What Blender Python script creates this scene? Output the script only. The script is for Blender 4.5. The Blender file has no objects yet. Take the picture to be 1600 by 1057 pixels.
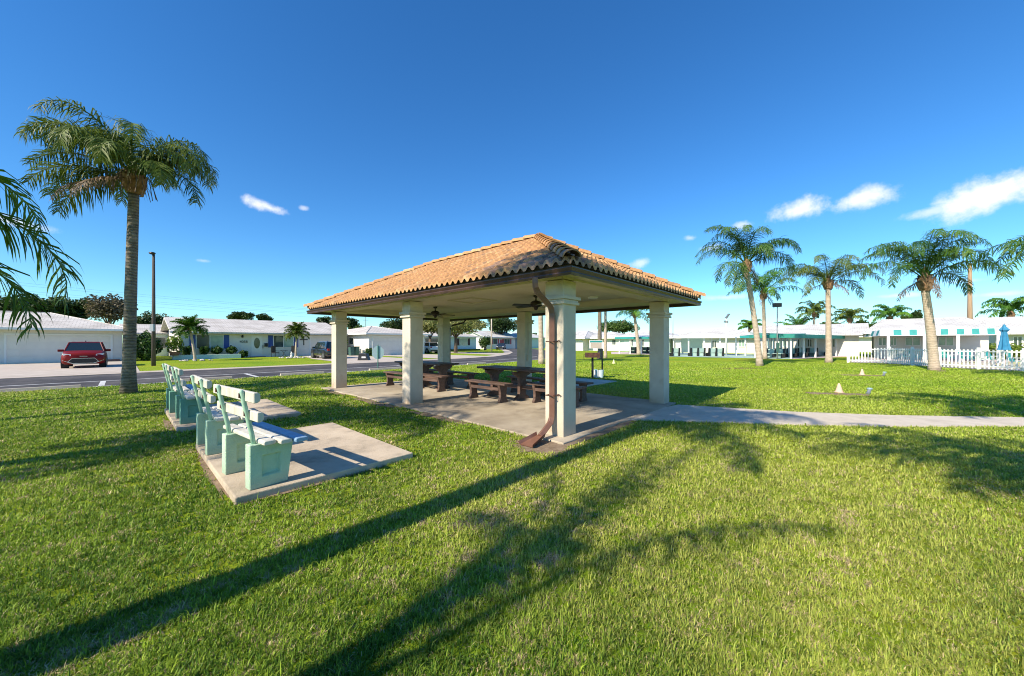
import bpy, bmesh, math, random
import numpy as np
from mathutils import Vector, Matrix
random.seed(7); rng=np.random.default_rng(11)
SC=bpy.context.scene; COL=SC.collection
S,C=.6807,.7325          # the street grid is turned 47 degrees from the view
F,HZ,H=567.,535.,1.65
def W(x,d): return (S*x+C*d,-C*x+S*d)
def g(px,py,z=0.):
    d=(H-z)*F/(py-HZ); return W((px-800)/F*d,d)
def onY(px,Y):
    k=(px-800)/F; d=Y/(S-C*k); return (S*k+C)*d
def onX(px,X):
    k=(px-800)/F; d=X/(S*k+C); return (S-C*k)*d
def dist(X,Y): return C*X+S*Y
def wz(X,Y,py): return H-(py-HZ)*dist(X,Y)/F
def camaz(a):            # azimuth given from the picture's right-hand direction, in degrees -> grid azimuth
    return math.radians(a-47.1)
# ---------------------------------------------------------------- materials
def _nt(name):
    m=bpy.data.materials.new(name); m.use_nodes=True; nt=m.node_tree
    return m,nt,nt.nodes['Principled BSDF']
def mat(name,c1,c2=None,scale=8,rough=.7,bump=0.,bscale=None,detail=6,metal=0.,lo=.35,hi=.65,coat=0.,stretch=None,spec=.5,trans=0.,obj=True):
    m,nt,b=_nt(name); N=nt.nodes; L=nt.links
    b.inputs['Roughness'].default_value=rough; b.inputs['Metallic'].default_value=metal
    b.inputs['Specular IOR Level'].default_value=spec
    b.inputs['Coat Weight'].default_value=coat
    b.inputs['Base Color'].default_value=(*c1,1)
    tc=N.new('ShaderNodeTexCoord'); src=tc.outputs['Object']
    if stretch:
        mp=N.new('ShaderNodeMapping'); mp.inputs['Scale'].default_value=stretch; L.new(src,mp.inputs[0]); src=mp.outputs[0]
    if c2:
        n=N.new('ShaderNodeTexNoise'); n.inputs['Scale'].default_value=scale; n.inputs['Detail'].default_value=detail
        r=N.new('ShaderNodeValToRGB'); r.color_ramp.elements[0].position=lo; r.color_ramp.elements[1].position=hi
        r.color_ramp.elements[0].color=(*c1,1); r.color_ramp.elements[1].color=(*c2,1)
        L.new(src,n.inputs['Vector']); L.new(n.outputs['Fac'],r.inputs[0]); L.new(r.outputs[0],b.inputs['Base Color'])
    if bump:
        n2=N.new('ShaderNodeTexNoise'); n2.inputs['Scale'].default_value=bscale or scale*3; n2.inputs['Detail'].default_value=8
        bp=N.new('ShaderNodeBump'); bp.inputs['Strength'].default_value=bump; bp.inputs['Distance'].default_value=.02
        L.new(src,n2.inputs['Vector']); L.new(n2.outputs['Fac'],bp.inputs['Height']); L.new(bp.outputs[0],b.inputs['Normal'])
    return m
def dirty(m,h=.5,c=(.30,.20,.11)):
    nt=m.node_tree; N=nt.nodes; L=nt.links; b=N['Principled BSDF']; old=b.inputs['Base Color'].links[0].from_socket
    tc=N.new('ShaderNodeTexCoord'); sx=N.new('ShaderNodeSeparateXYZ'); L.new(tc.outputs['Object'],sx.inputs[0])
    n=N.new('ShaderNodeTexNoise'); n.inputs['Scale'].default_value=3.2; n.inputs['Detail'].default_value=9; L.new(tc.outputs['Object'],n.inputs['Vector'])
    m1=N.new('ShaderNodeMapRange'); m1.inputs[1].default_value=h; m1.inputs[2].default_value=0; L.new(sx.outputs['Z'],m1.inputs[0])
    m2=N.new('ShaderNodeMath'); m2.operation='MULTIPLY'; L.new(m1.outputs[0],m2.inputs[0]); L.new(n.outputs['Fac'],m2.inputs[1])
    m4=N.new('ShaderNodeMapRange'); m4.inputs[1].default_value=.56; m4.inputs[2].default_value=.8; m4.inputs[4].default_value=.35; L.new(n.outputs['Fac'],m4.inputs[0])
    m3=N.new('ShaderNodeMath'); m3.operation='ADD'; m3.use_clamp=True; L.new(m2.outputs[0],m3.inputs[0]); L.new(m4.outputs[0],m3.inputs[1])
    mx=N.new('ShaderNodeMix'); mx.data_type='RGBA'; L.new(m3.outputs[0],mx.inputs[0]); L.new(old,mx.inputs[6]); mx.inputs[7].default_value=(*c,1); L.new(mx.outputs[2],b.inputs['Base Color'])
def multi(name,stops,scale,rough=.85,bump=.3,bscale=60,big=None,translucent=0.):
    """layered noise: fine noise picks a stop, a large noise tints"""
    m,nt,b=_nt(name); N=nt.nodes; L=nt.links; b.inputs['Roughness'].default_value=rough; b.inputs['Specular IOR Level'].default_value=.25
    tc=N.new('ShaderNodeTexCoord')
    n=N.new('ShaderNodeTexNoise'); n.inputs['Scale'].default_value=scale; n.inputs['Detail'].default_value=10; n.inputs['Roughness'].default_value=.7
    L.new(tc.outputs['Object'],n.inputs['Vector'])
    r=N.new('ShaderNodeValToRGB'); cr=r.color_ramp
    while len(cr.elements)<len(stops): cr.elements.new(.5)
    for e,(p,c) in zip(cr.elements,stops): e.position=p; e.color=(*c,1)
    L.new(n.outputs['Fac'],r.inputs[0]); out=r.outputs[0]
    if big:
        n3=N.new('ShaderNodeTexNoise'); n3.inputs['Scale'].default_value=big[0]; n3.inputs['Detail'].default_value=5
        L.new(tc.outputs['Object'],n3.inputs['Vector'])
        r3=N.new('ShaderNodeValToRGB'); r3.color_ramp.elements[0].position=.38; r3.color_ramp.elements[1].position=.62
        r3.color_ramp.elements[0].color=(*big[1],1); r3.color_ramp.elements[1].color=(*big[2],1)
        L.new(n3.outputs['Fac'],r3.inputs[0])
        mx=N.new('ShaderNodeMix'); mx.data_type='RGBA'; mx.blend_type='MULTIPLY'; mx.inputs[0].default_value=1
        L.new(out,mx.inputs[6]); L.new(r3.outputs[0],mx.inputs[7]); out=mx.outputs[2]
    L.new(out,b.inputs['Base Color'])
    if bump:
        n2=N.new('ShaderNodeTexNoise'); n2.inputs['Scale'].default_value=bscale; n2.inputs['Detail'].default_value=8
        bp=N.new('ShaderNodeBump'); bp.inputs['Strength'].default_value=bump; bp.inputs['Distance'].default_value=.02
        L.new(tc.outputs['Object'],n2.inputs['Vector']); L.new(n2.outputs['Fac'],bp.inputs['Height']); L.new(bp.outputs[0],b.inputs['Normal'])
    return m
def leafmat(name,c1,c2,scale=1.5,tl=.35,rough=.5):
    m,nt,b=_nt(name); N=nt.nodes; L=nt.links
    tc=N.new('ShaderNodeTexCoord'); n=N.new('ShaderNodeTexNoise'); n.inputs['Scale'].default_value=scale; n.inputs['Detail'].default_value=6
    L.new(tc.outputs['Object'],n.inputs['Vector'])
    r=N.new('ShaderNodeValToRGB'); r.color_ramp.elements[0].position=.35; r.color_ramp.elements[1].position=.68
    r.color_ramp.elements[0].color=(*c1,1); r.color_ramp.elements[1].color=(*c2,1)
    L.new(n.outputs['Fac'],r.inputs[0]); L.new(r.outputs[0],b.inputs['Base Color']); b.inputs['Roughness'].default_value=rough
    b.inputs['Specular IOR Level'].default_value=.35
    t=N.new('ShaderNodeBsdfTranslucent'); L.new(r.outputs[0],t.inputs['Color'])
    mx=N.new('ShaderNodeMixShader'); mx.inputs[0].default_value=tl
    L.new(b.outputs[0],mx.inputs[1]); L.new(t.outputs[0],mx.inputs[2]); L.new(mx.outputs[0],N['Material Output'].inputs[0])
    return m
def attrmat(name,rough=.55,tl=.3):
    m,nt,b=_nt(name); N=nt.nodes; L=nt.links
    a=N.new('ShaderNodeAttribute'); a.attribute_name='Col'
    L.new(a.outputs['Color'],b.inputs['Base Color']); b.inputs['Roughness'].default_value=rough; b.inputs['Specular IOR Level'].default_value=.3
    t=N.new('ShaderNodeBsdfTranslucent'); L.new(a.outputs['Color'],t.inputs['Color'])
    mx=N.new('ShaderNodeMixShader'); mx.inputs[0].default_value=tl
    L.new(b.outputs[0],mx.inputs[1]); L.new(t.outputs[0],mx.inputs[2]); L.new(mx.outputs[0],N['Material Output'].inputs[0])
    return m
M={}
M['stucco']=mat('cream_stucco',(.60,.52,.42),(.66,.585,.475),3,.85,.35,70)
dirty(M['stucco'])
M['soffit']=mat('cream_soffit',(.57,.50,.37),(.63,.56,.43),2,.8,.12,60)
M['gutter']=mat('brown_gutter',(.05,.027,.02),(.075,.04,.03),4,.38,.05,20)
M['fascia']=mat('dark_fascia',(.05,.03,.022),(.07,.042,.03),5,.7)
M['spout']=mat('brown_downspout',(.17,.082,.055),(.22,.11,.075),5,.42,.05,20)
M['fan']=mat('dark_fan',(.02,.014,.012),None,rough=.4)
M['concrete']=multi('worn_concrete',[(.25,(.26,.215,.165)),(.5,(.54,.445,.335)),(.75,(.64,.54,.42))],2.2,.9,.35,55,(.5,(.78,.78,.78),(1,1,1)))
M['concrete2']=multi('stained_pavilion_concrete',[(.25,(.25,.21,.16)),(.45,(.43,.365,.28)),(.6,(.51,.44,.34)),(.78,(.57,.50,.40))],1.3,.85,.3,55,(.45,(.7,.68,.66),(1,1,1)))
M['walk']=multi('pale_walk_concrete',[(.25,(.42,.37,.30)),(.5,(.56,.49,.40)),(.75,(.64,.57,.47))],2.5,.9,.3,55)
M['kerb']=multi('kerb_concrete',[(.3,(.42,.36,.30)),(.7,(.56,.49,.42))],1.5,.9,.2,40)
M['asphalt']=multi('asphalt',[(.25,(.05,.047,.048)),(.5,(.085,.08,.08)),(.75,(.14,.13,.125))],1.6,.85,.4,90,(.35,(.62,.62,.66),(1.2,1.18,1.15)))
M['paint']=mat('worn_road_paint',(.62,.62,.62),(.30,.29,.29),5,.7,lo=.45,hi=.75)
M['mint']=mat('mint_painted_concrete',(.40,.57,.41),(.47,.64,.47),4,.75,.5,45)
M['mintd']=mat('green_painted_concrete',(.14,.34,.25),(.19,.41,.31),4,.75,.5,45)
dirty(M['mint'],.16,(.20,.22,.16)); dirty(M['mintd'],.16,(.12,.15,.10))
M['mintp']=mat('mint_post_paint',(.38,.58,.43),(.31,.50,.37),14,.55,.1,30)
M['white']=mat('weathered_white_paint',(.64,.61,.53),(.48,.46,.39),9,.6,.2,35,stretch=(1,1,.35))
M['blue']=mat('blue_painted_board',(.20,.33,.50),(.27,.41,.57),9,.55,.15,35)
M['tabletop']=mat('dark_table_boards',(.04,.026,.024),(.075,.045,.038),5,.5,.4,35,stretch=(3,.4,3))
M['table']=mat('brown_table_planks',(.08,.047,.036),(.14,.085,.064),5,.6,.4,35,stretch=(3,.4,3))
M['wallw']=mat('white_wall',(.74,.71,.66),(.69,.66,.61),2,.85,.1,30)
M['wallm']=mat('pale_mint_wall',(.62,.74,.68),(.57,.69,.64),2,.85)
M['wallb']=mat('pale_blue_wall',(.58,.70,.76),None,rough=.85)
M['teal']=mat('teal_paint',(.02,.20,.17),(.03,.26,.22),3,.6)
M['tealc']=mat('teal_canvas',(.015,.23,.22),(.02,.29,.28),4,.7)
M['whitec']=mat('white_canvas',(.80,.80,.78),None,rough=.8)
M['trim']=mat('white_trim',(.76,.76,.74),None,rough=.6)
M['gdoor']=mat('garage_door_paint',(.76,.72,.65),(.71,.67,.61),1.5,.6)
M['door']=mat('white_door',(.75,.74,.72),None,rough=.5)
M['shutb']=mat('blue_shutter',(.02,.07,.30),None,rough=.5)
M['shutk']=mat('dark_shutter',(.04,.015,.018),None,rough=.6)
M['shutr']=mat('red_shutter',(.45,.06,.07),None,rough=.6)
M['glassd']=mat('dark_window_glass',(.03,.045,.045),(.07,.10,.095),1.2,.08,spec=.8)
M['glassl']=mat('curtained_window_glass',(.32,.45,.37),(.20,.31,.26),1.6,.12,spec=.8)
M['black']=mat('black_metal',(.012,.012,.013),None,rough=.45)
M['rust']=mat('rusty_steel',(.05,.025,.018),(.14,.06,.035),9,.8,.3)
M['steel']=mat('grey_steel',(.35,.36,.37),None,rough=.45,metal=.6)
M['pole']=mat('weathered_pole',(.06,.048,.04),(.11,.09,.075),3,.9,.3,30,stretch=(6,6,.4))
M['polew']=mat('tan_wood_pole',(.30,.20,.12),(.38,.26,.16),3,.9,.3,30,stretch=(6,6,.4))
M['tyre']=mat('tyre_rubber',(.015,.015,.016),None,rough=.85)
M['rim']=mat('alloy_rim',(.35,.35,.36),None,rough=.3,metal=.8)
M['redp']=mat('dark_red_car_paint',(.16,.003,.001),None,rough=.5,coat=.1,spec=.25)
M['blackp']=mat('black_car_paint',(.012,.014,.018),None,rough=.22,coat=1.)
M['whitep']=mat('white_car_paint',(.75,.75,.76),None,rough=.25,coat=1.)
M['navyp']=mat('navy_car_paint',(.015,.02,.06),None,rough=.22,coat=1.)
M['carglass']=mat('car_glass',(.015,.025,.028),None,rough=.04,spec=1.)
M['chrome']=mat('silver_trim',(.55,.55,.55),None,rough=.25,metal=.9)
M['lampg']=mat('headlamp_glass',(.6,.6,.6),None,rough=.08)
M['taill']=mat('tail_lamp_red',(.4,.01,.01),None,rough=.15)
M['bark']=mat('tree_bark',(.09,.07,.05),(.16,.12,.09),6,.9,.5,30)
M['mulch']=multi('brown_mulch',[(.3,(.10,.05,.03)),(.7,(.24,.13,.08))],12,.95,.6,60)
M['dirt']=multi('sandy_dirt',[(.3,(.14,.095,.06)),(.7,(.33,.25,.17))],9,.95,.5,60)
M['cone']=mat('faded_cone',(.75,.50,.36),(.68,.42,.30),6,.7)
M['coney']=mat('yellow_cone',(.72,.70,.35),None,rough=.7)
M['pot']=mat('terracotta_pot',(.32,.14,.09),None,rough=.8)
M['bin']=mat('green_bin_plastic',(.05,.12,.10),None,rough=.5)
M['umb']=mat('blue_canvas',(.02,.17,.32),(.035,.23,.40),6,.7)
M['deck']=multi('pool_deck_concrete',[(.3,(.50,.40,.38)),(.7,(.66,.56,.53))],1.,.85,.1,30)
M['court']=mat('green_court_paint',(.34,.48,.44),(.42,.55,.50),1.,.7)
M['signb']=mat('sign_back_metal',(.42,.56,.62),None,rough=.4,metal=.3)
M['greenp']=mat('green_sign_post',(.04,.16,.12),None,rough=.5)
M['stain']=mat('pale_stone',(.62,.58,.52),(.45,.42,.38),5,.8)
M['orange']=mat('palm_boot_fibre',(.15,.085,.05),(.34,.21,.12),7,.9,.8,30)
M['wire']=mat('wire',(.06,.07,.09),None,rough=.6)
M['hedge']=leafmat('hedge_leaves',(.02,.06,.012),(.06,.13,.02),3)
M['hedgey']=leafmat('yellow_green_leaves',(.10,.17,.02),(.22,.30,.04),3)
M['frond']=leafmat('palm_frond',(.02,.07,.006),(.11,.22,.02),.9,.3,.5)
M['frondy']=leafmat('yellowish_palm_frond',(.035,.08,.008),(.18,.23,.03),.9,.3,.5)
M['frondg']=leafmat('grey_green_palm_frond',(.022,.07,.014),(.11,.22,.045),.9,.3,.5)
M['frondf']=leafmat('fresh_green_palm_frond',(.025,.10,.008),(.14,.30,.025),.6,.35,.5)
M['dead']=leafmat('dead_palm_fibre',(.12,.08,.045),(.25,.17,.10),3,.2)
M['leafd']=leafmat('dark_tree_leaves',(.012,.035,.008),(.06,.10,.02),.5,.25)
M['leafm']=leafmat('mid_tree_leaves',(.03,.075,.012),(.11,.18,.03),.5,.3)
M['leafy']=leafmat('flowering_tree_leaves',(.09,.13,.02),(.36,.34,.12),.7,.35)
M['leafp']=leafmat('purplish_tree_leaves',(.06,.06,.03),(.17,.13,.07),.7,.25)
M['grass']=attrmat('grass_blades')
def bark_palm(name,c1,c2,rings=3.2):
    m,nt,b=_nt(name); N=nt.nodes; L=nt.links; b.inputs['Roughness'].default_value=.9
    tc=N.new('ShaderNodeTexCoord')
    w=N.new('ShaderNodeTexWave'); w.bands_direction='Z'; w.inputs['Scale'].default_value=rings; w.inputs['Distortion'].default_value=7; w.inputs['Detail'].default_value=6; w.inputs['Detail Scale'].default_value=1.6; w.inputs['Detail Roughness'].default_value=.7
    n=N.new('ShaderNodeTexNoise'); n.inputs['Scale'].default_value=5; n.inputs['Detail'].default_value=8
    L.new(tc.outputs['Object'],w.inputs['Vector']); L.new(tc.outputs['Object'],n.inputs['Vector'])
    mx=N.new('ShaderNodeMix'); mx.data_type='RGBA'; mx.inputs[6].default_value=(*c1,1); mx.inputs[7].default_value=(*c2,1)
    mm=N.new('ShaderNodeMath'); mm.operation='MULTIPLY_ADD'; mm.inputs[1].default_value=.45
    r=N.new('ShaderNodeMapRange'); r.inputs[1].default_value=.3; r.inputs[2].default_value=.7; L.new(n.outputs['Fac'],r.inputs[0])
    L.new(w.outputs['Fac'],mm.inputs[0]); 
    m2=N.new('ShaderNodeMath'); m2.operation='MULTIPLY'; m2.inputs[1].default_value=.55; L.new(r.outputs[0],m2.inputs[0]); L.new(m2.outputs[0],mm.inputs[2])
    L.new(mm.outputs[0],mx.inputs[0]); L.new(mx.outputs[2],b.inputs['Base Color'])
    bp=N.new('ShaderNodeBump'); bp.inputs['Strength'].default_value=.7; bp.inputs['Distance'].default_value=.03; L.new(mm.outputs[0],bp.inputs['Height']); L.new(bp.outputs[0],b.inputs['Normal'])
    return m
M['ptrunk']=bark_palm('grey_ringed_palm_trunk',(.06,.05,.038),(.29,.24,.18))
M['ptrunkl']=bark_palm('pale_ringed_palm_trunk',(.36,.28,.21),(.56,.46,.36))
def tilemat():
    m,nt,b=_nt('terracotta_tiles'); N=nt.nodes; L=nt.links; b.inputs['Roughness'].default_value=.75
    a=N.new('ShaderNodeAttribute'); a.attribute_name='Col'
    tc=N.new('ShaderNodeTexCoord'); n=N.new('ShaderNodeTexNoise'); n.inputs['Scale'].default_value=14; n.inputs['Detail'].default_value=8
    L.new(tc.outputs['Object'],n.inputs['Vector'])
    r=N.new('ShaderNodeValToRGB'); r.color_ramp.elements[0].position=.3; r.color_ramp.elements[0].color=(.72,.70,.68,1); r.color_ramp.elements[1].position=.6; r.color_ramp.elements[1].color=(1.05,1.05,1.05,1)
    L.new(n.outputs['Fac'],r.inputs[0])
    mx=N.new('ShaderNodeMix'); mx.data_type='RGBA'; mx.blend_type='MULTIPLY'; mx.inputs[0].default_value=1
    L.new(a.outputs['Color'],mx.inputs[6]); L.new(r.outputs[0],mx.inputs[7]); L.new(mx.outputs[2],b.inputs['Base Color'])
    bp=N.new('ShaderNodeBump'); bp.inputs['Strength'].default_value=.25; bp.inputs['Distance'].default_value=.01; L.new(n.outputs['Fac'],bp.inputs['Height']); L.new(bp.outputs[0],b.inputs['Normal'])
    return m
M['tile']=tilemat()
def roofw(name,c1,c2):
    m,nt,b=_nt(name); N=nt.nodes; L=nt.links; b.inputs['Roughness'].default_value=.8
    tc=N.new('ShaderNodeTexCoord')
    br=N.new('ShaderNodeTexBrick'); br.inputs['Scale'].default_value=1.; br.inputs['Brick Width'].default_value=.4; br.inputs['Row Height'].default_value=.33
    br.inputs['Mortar Size'].default_value=.03; br.inputs['Color1'].default_value=(*c1,1); br.inputs['Color2'].default_value=(*c2,1); br.inputs['Mortar'].default_value=(c2[0]*.75,c2[1]*.75,c2[2]*.75,1)
    L.new(tc.outputs['Object'],br.inputs['Vector'])
    n=N.new('ShaderNodeTexNoise'); n.inputs['Scale'].default_value=.8; n.inputs['Detail'].default_value=9
    r=N.new('ShaderNodeValToRGB'); r.color_ramp.elements[0].position=.35; r.color_ramp.elements[0].color=(.78,.77,.75,1); r.color_ramp.elements[1].position=.6; r.color_ramp.elements[1].color=(1,1,1,1)
    L.new(tc.outputs['Object'],n.inputs['Vector']); L.new(n.outputs['Fac'],r.inputs[0])
    mx=N.new('ShaderNodeMix'); mx.data_type='RGBA'; mx.blend_type='MULTIPLY'; mx.inputs[0].default_value=1
    L.new(br.outputs['Color'],mx.inputs[6]); L.new(r.outputs[0],mx.inputs[7]); L.new(mx.outputs[2],b.inputs['Base Color'])
    return m
M['roofw']=roofw('white_roof_tiles',(.64,.60,.55),(.57,.53,.49))
M['roofb']=roofw('bright_white_roof_tiles',(.66,.65,.63),(.60,.59,.58))
def groundmat():
    m,nt,b=_nt('lawn_ground'); N=nt.nodes; L=nt.links; b.inputs['Roughness'].default_value=.95; b.inputs['Specular IOR Level'].default_value=.1
    tc=N.new('ShaderNodeTexCoord'); src=tc.outputs['Object']
    def noise(s,d,ro=.6):
        n=N.new('ShaderNodeTexNoise'); n.inputs['Scale'].default_value=s; n.inputs['Detail'].default_value=d; n.inputs['Roughness'].default_value=ro; L.new(src,n.inputs['Vector']); return n
    def ramp(f,st):
        r=N.new('ShaderNodeValToRGB'); cr=r.color_ramp
        while len(cr.elements)<len(st): cr.elements.new(.5)
        for e,(p,c) in zip(cr.elements,st): e.position=p; e.color=(*c,1)
        L.new(f,r.inputs[0]); return r
    n1=noise(9,12,.75); r1=ramp(n1.outputs['Fac'],[(.30,(.13,.09,.04)),(.42,(.17,.21,.02)),(.56,(.29,.40,.02)),(.72,(.42,.45,.05))])
    n2=noise(.22,6,.6); r2=ramp(n2.outputs['Fac'],[(.35,(.72,.92,.75)),(.52,(1,1,1)),(.68,(1.28,1.08,1.15))])
    mx=N.new('ShaderNodeMix'); mx.data_type='RGBA'; mx.blend_type='MULTIPLY'; mx.inputs[0].default_value=1
    L.new(r1.outputs[0],mx.inputs[6]); L.new(r2.outputs[0],mx.inputs[7]); L.new(mx.outputs[2],b.inputs['Base Color'])
    n3=noise(30,10,.8); bp=N.new('ShaderNodeBump'); bp.inputs['Strength'].default_value=.9; bp.inputs['Distance'].default_value=.04
    L.new(n3.outputs['Fac'],bp.inputs['Height']); L.new(bp.outputs[0],b.inputs['Normal'])
    return m
M['ground']=groundmat()
# ---------------------------------------------------------------- mesh builder
class MB:
    def __init__(s): s.v=[]; s.f=[]; s.c=None
    def add(s,vs,fs):
        o=len(s.v); s.v+= [tuple(v) for v in vs]; s.f+=[tuple(i+o for i in f) for f in fs]; return s
    def box(s,x0,x1,y0,y1,z0,z1):
        return s.add([(x0,y0,z0),(x1,y0,z0),(x1,y1,z0),(x0,y1,z0),(x0,y0,z1),(x1,y0,z1),(x1,y1,z1),(x0,y1,z1)],
          [(0,3,2,1),(4,5,6,7),(0,1,5,4),(1,2,6,5),(2,3,7,6),(3,0,4,7)])
    def prism(s,pts,a,b,axis='z'):
        """extrude 2-d outline (ccw) between a and b along axis"""
        n=len(pts)
        def P(p,t): return {'z':(p[0],p[1],t),'y':(p[0],t,p[1]),'x':(t,p[0],p[1])}[axis]
        vs=[P(p,a) for p in pts]+[P(p,b) for p in pts]
        fs=[tuple(range(n))[::-1],tuple(range(n,2*n))]+[(i,(i+1)%n,(i+1)%n+n,i+n) for i in range(n)]
        if axis=='y': fs=[f[::-1] for f in fs]
        return s.add(vs,fs)
    def tube(s,pts,r,n=8,cap=True,flat=None):
        pts=[Vector(p) for p in pts]; rs=r if isinstance(r,(list,tuple)) else [r]*len(pts)
        up=Vector((0,0,1)); o=len(s.v); vs=[]; ref=None
        for i,p in enumerate(pts):
            t=(pts[min(i+1,len(pts)-1)]-pts[max(i-1,0)]).normalized()
            if ref is None: ref=t.orthogonal().normalized() if abs(t.z)>.95 else up
            a=t.cross(ref); 
            if a.length<1e-4: a=t.orthogonal()
            a.normalize(); b=a.cross(t).normalized(); 
            if abs(t.z)>.95: ref=b
            for k in range(n):
                th=2*math.pi*(k+.5)/n; vs.append(p+a*math.cos(th)*rs[i]+b*math.sin(th)*rs[i])
        fs=[(i*n+k,i*n+(k+1)%n,(i+1)*n+(k+1)%n,(i+1)*n+k) for i in range(len(pts)-1) for k in range(n)]
        if cap: fs+=[tuple(range(n))[::-1],tuple(range((len(pts)-1)*n,len(pts)*n))]
        return s.add(vs,fs)
    def lathe(s,prof,n=16,cx=0,cy=0,z0=0):
        vs=[];
        for (r,z) in prof:
            for k in range(n):
                th=2*math.pi*k/n; vs.append((cx+r*math.cos(th),cy+r*math.sin(th),z0+z))
        m=len(prof); fs=[(i*n+k,i*n+(k+1)%n,(i+1)*n+(k+1)%n,(i+1)*n+k) for i in range(m-1) for k in range(n)]
        fs+=[tuple(range(n))[::-1],tuple(range((m-1)*n,m*n))]
        return s.add(vs,fs)
    def disc_x(s,x0,x1,cy,cz,r,n=20):
        vs=[]; 
        for x in (x0,x1):
            for k in range(n):
                th=2*math.pi*k/n; vs.append((x,cy+r*math.cos(th),cz+r*math.sin(th)))
        return s.add(vs,[tuple(range(n)),tuple(range(n,2*n))[::-1]]+[(k,k+n,(k+1)%n+n,(k+1)%n) for k in range(n)])
    def build(s,name,m,parent=None,bevel=0,smooth=False,loc=None,rz=0,seg=2,fix=True):
        me=bpy.data.meshes.new(name); me.from_pydata(s.v,[],s.f); me.update()
        if fix or bevel:
            bm=bmesh.new(); bm.from_mesh(me)
            if fix: bmesh.ops.recalc_face_normals(bm,faces=bm.faces)
            if bevel:
                es=[e for e in bm.edges if len(e.link_faces)==2 and e.calc_face_angle(0)>.5]
                bmesh.ops.bevel(bm,geom=es,offset=bevel,segments=seg,affect='EDGES',profile=.6,clamp_overlap=True)
            bm.to_mesh(me); bm.free()
        me.materials.append(m)
        if smooth: me.polygons.foreach_set('use_smooth',[True]*len(me.polygons))
        o=bpy.data.objects.new(name,me); COL.objects.link(o)
        if parent: o.parent=parent
        if loc: o.location=loc
        o.rotation_euler.z=rz
        return o
def tag(o,label=None,cat=None,group=None,kind=None):
    if label: o['label']=label
    if cat: o['category']=cat
    if group: o['group']=group
    if kind: o['kind']=kind
    return o
def thing(name,label,cat,loc=(0,0,0),rz=0,group=None):
    o=bpy.data.objects.new(name,None); COL.objects.link(o); o.empty_display_size=.3
    o.location=loc; o.rotation_euler.z=rz; return tag(o,label,cat,group)
def kids(o): return [c for c in bpy.data.objects if c.parent==o]
def copytree(o,parent=None):
    c=o.copy(); COL.objects.link(c)
    if parent: c.parent=parent
    for ch in kids(o): copytree(ch,c)
    return c
def place(src,loc,rz,label,group=None):
    c=copytree(src); c.location=loc; c.rotation_euler.z=rz; c['label']=label
    if group: c['group']=group
    return c
# ---------------------------------------------------------------- setting
def sheet(name,pts,z,m,thick=0):
    b=MB()
    if thick: b.prism(pts,z-thick,z)
    else: b.add([(x,y,z) for x,y in pts],[tuple(range(len(pts)))])
    return tag(b.build(name,m),kind='structure')
b=MB(); R=900
b.add([(-R,-R,0),(R,-R,0),(R,R,0),(-R,R,0)],[(0,1,2,3)]); tag(b.build('ground',M['ground']),kind='structure')
def strip(cl,w0,w1,z):
    """ribbon along centre line from offset w0 to w1 (left positive)"""
    vs=[];n=len(cl)
    for i,(x,y) in enumerate(cl):
        x0,y0=cl[max(i-1,0)]; x1,y1=cl[min(i+1,n-1)]; tx,ty=x1-x0,y1-y0; l=math.hypot(tx,ty); nx,ny=-ty/l,tx/l
        vs+=[(x+nx*w0,y+ny*w0,z),(x+nx*w1,y+ny*w1,z)]
    return vs,[(2*i,2*i+2,2*i+3,2*i+1) for i in range(n-1)]
RC=[(-90,24.2),(-30,24.2),(10,24.2),(20,24.4),(26,25.2),(32,27.2),(38,30.8),(46,37.5),(58,50),(75,70),(110,115)]
b=MB(); b.add(*strip(RC,-3.7,3.7,.006)); tag(b.build('road',M['asphalt']),kind='structure')
b=MB(); b.add(*strip(RC[:],3.7,5.0,.016)); tag(b.build('pavement',M['kerb']),kind='structure')
b=MB(); b.add(*strip(RC[:6],-1.18,-1.02,.011)); b.add(*strip(RC[:6],-3.9,-3.72,.011))
for x in (-16.5,-12.6,-8.5,-4.3,-.6,4.3,8.6,12.9):
    b.add([(x,20.55,.0125),(x+.16,20.55,.0125),(x+.16,23.0,.0125),(x,23.0,.0125)],[(0,1,2,3)])
tag(b.build('road_markings',M['paint']),kind='structure')
# driveways
sheet('driveway',[(-7.2,29.1),(.7,29.1),(.7,46.4),(-7.2,46.4)],.02,M['kerb'])
sheet('driveway',[(12.2,29.1),(19.6,29.1),(19.6,47.9),(14.6,47.9),(12.6,38)],.02,M['kerb'])
sheet('driveway',[(21.6,28.8),(29.4,29.6),(28.0,42.9),(21.2,42.9)],.02,M['kerb'])
sheet('driveway',[(33.0,33.3),(38.5,36.5),(39,53.9),(34.5,53.9)],.02,M['kerb'])
# pavilion slab, back pad and walk
def rough_slab(name,x0,x1,y0,y1,z,m,jag=.03,step=.25):
    pts=[]
    def edge(a,b_):
        n=max(2,int(math.dist(a,b_)/step))
        for i in range(n):
            t=i/n; pts.append((a[0]+(b_[0]-a[0])*t+random.uniform(-jag,jag),a[1]+(b_[1]-a[1])*t+random.uniform(-jag,jag)))
    edge((x0,y0),(x1,y0)); edge((x1,y0),(x1,y1)); edge((x1,y1),(x0,y1)); edge((x0,y1),(x0,y0))
    return MB().prism(pts,-.05,z)
SL=(4.83,10.08,3.38,13.75)
tag(rough_slab('x',*SL,.035,None,.035).build('pavilion_slab',M['concrete2'],bevel=.008,seg=1),kind='structure')
tag(rough_slab('x',10.09,14.1,7.1,9.4,.03,None,.01).build('path',M['walk']),kind='structure')
top=[(1000,637),(1060,634.3),(1240,645.5),(1394,651),(1600,654.5),(1720,655)]
bot=[(988,655.5),(1097,660.5),(1232,665),(1400,668),(1600,667.6),(1720,666)]
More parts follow.
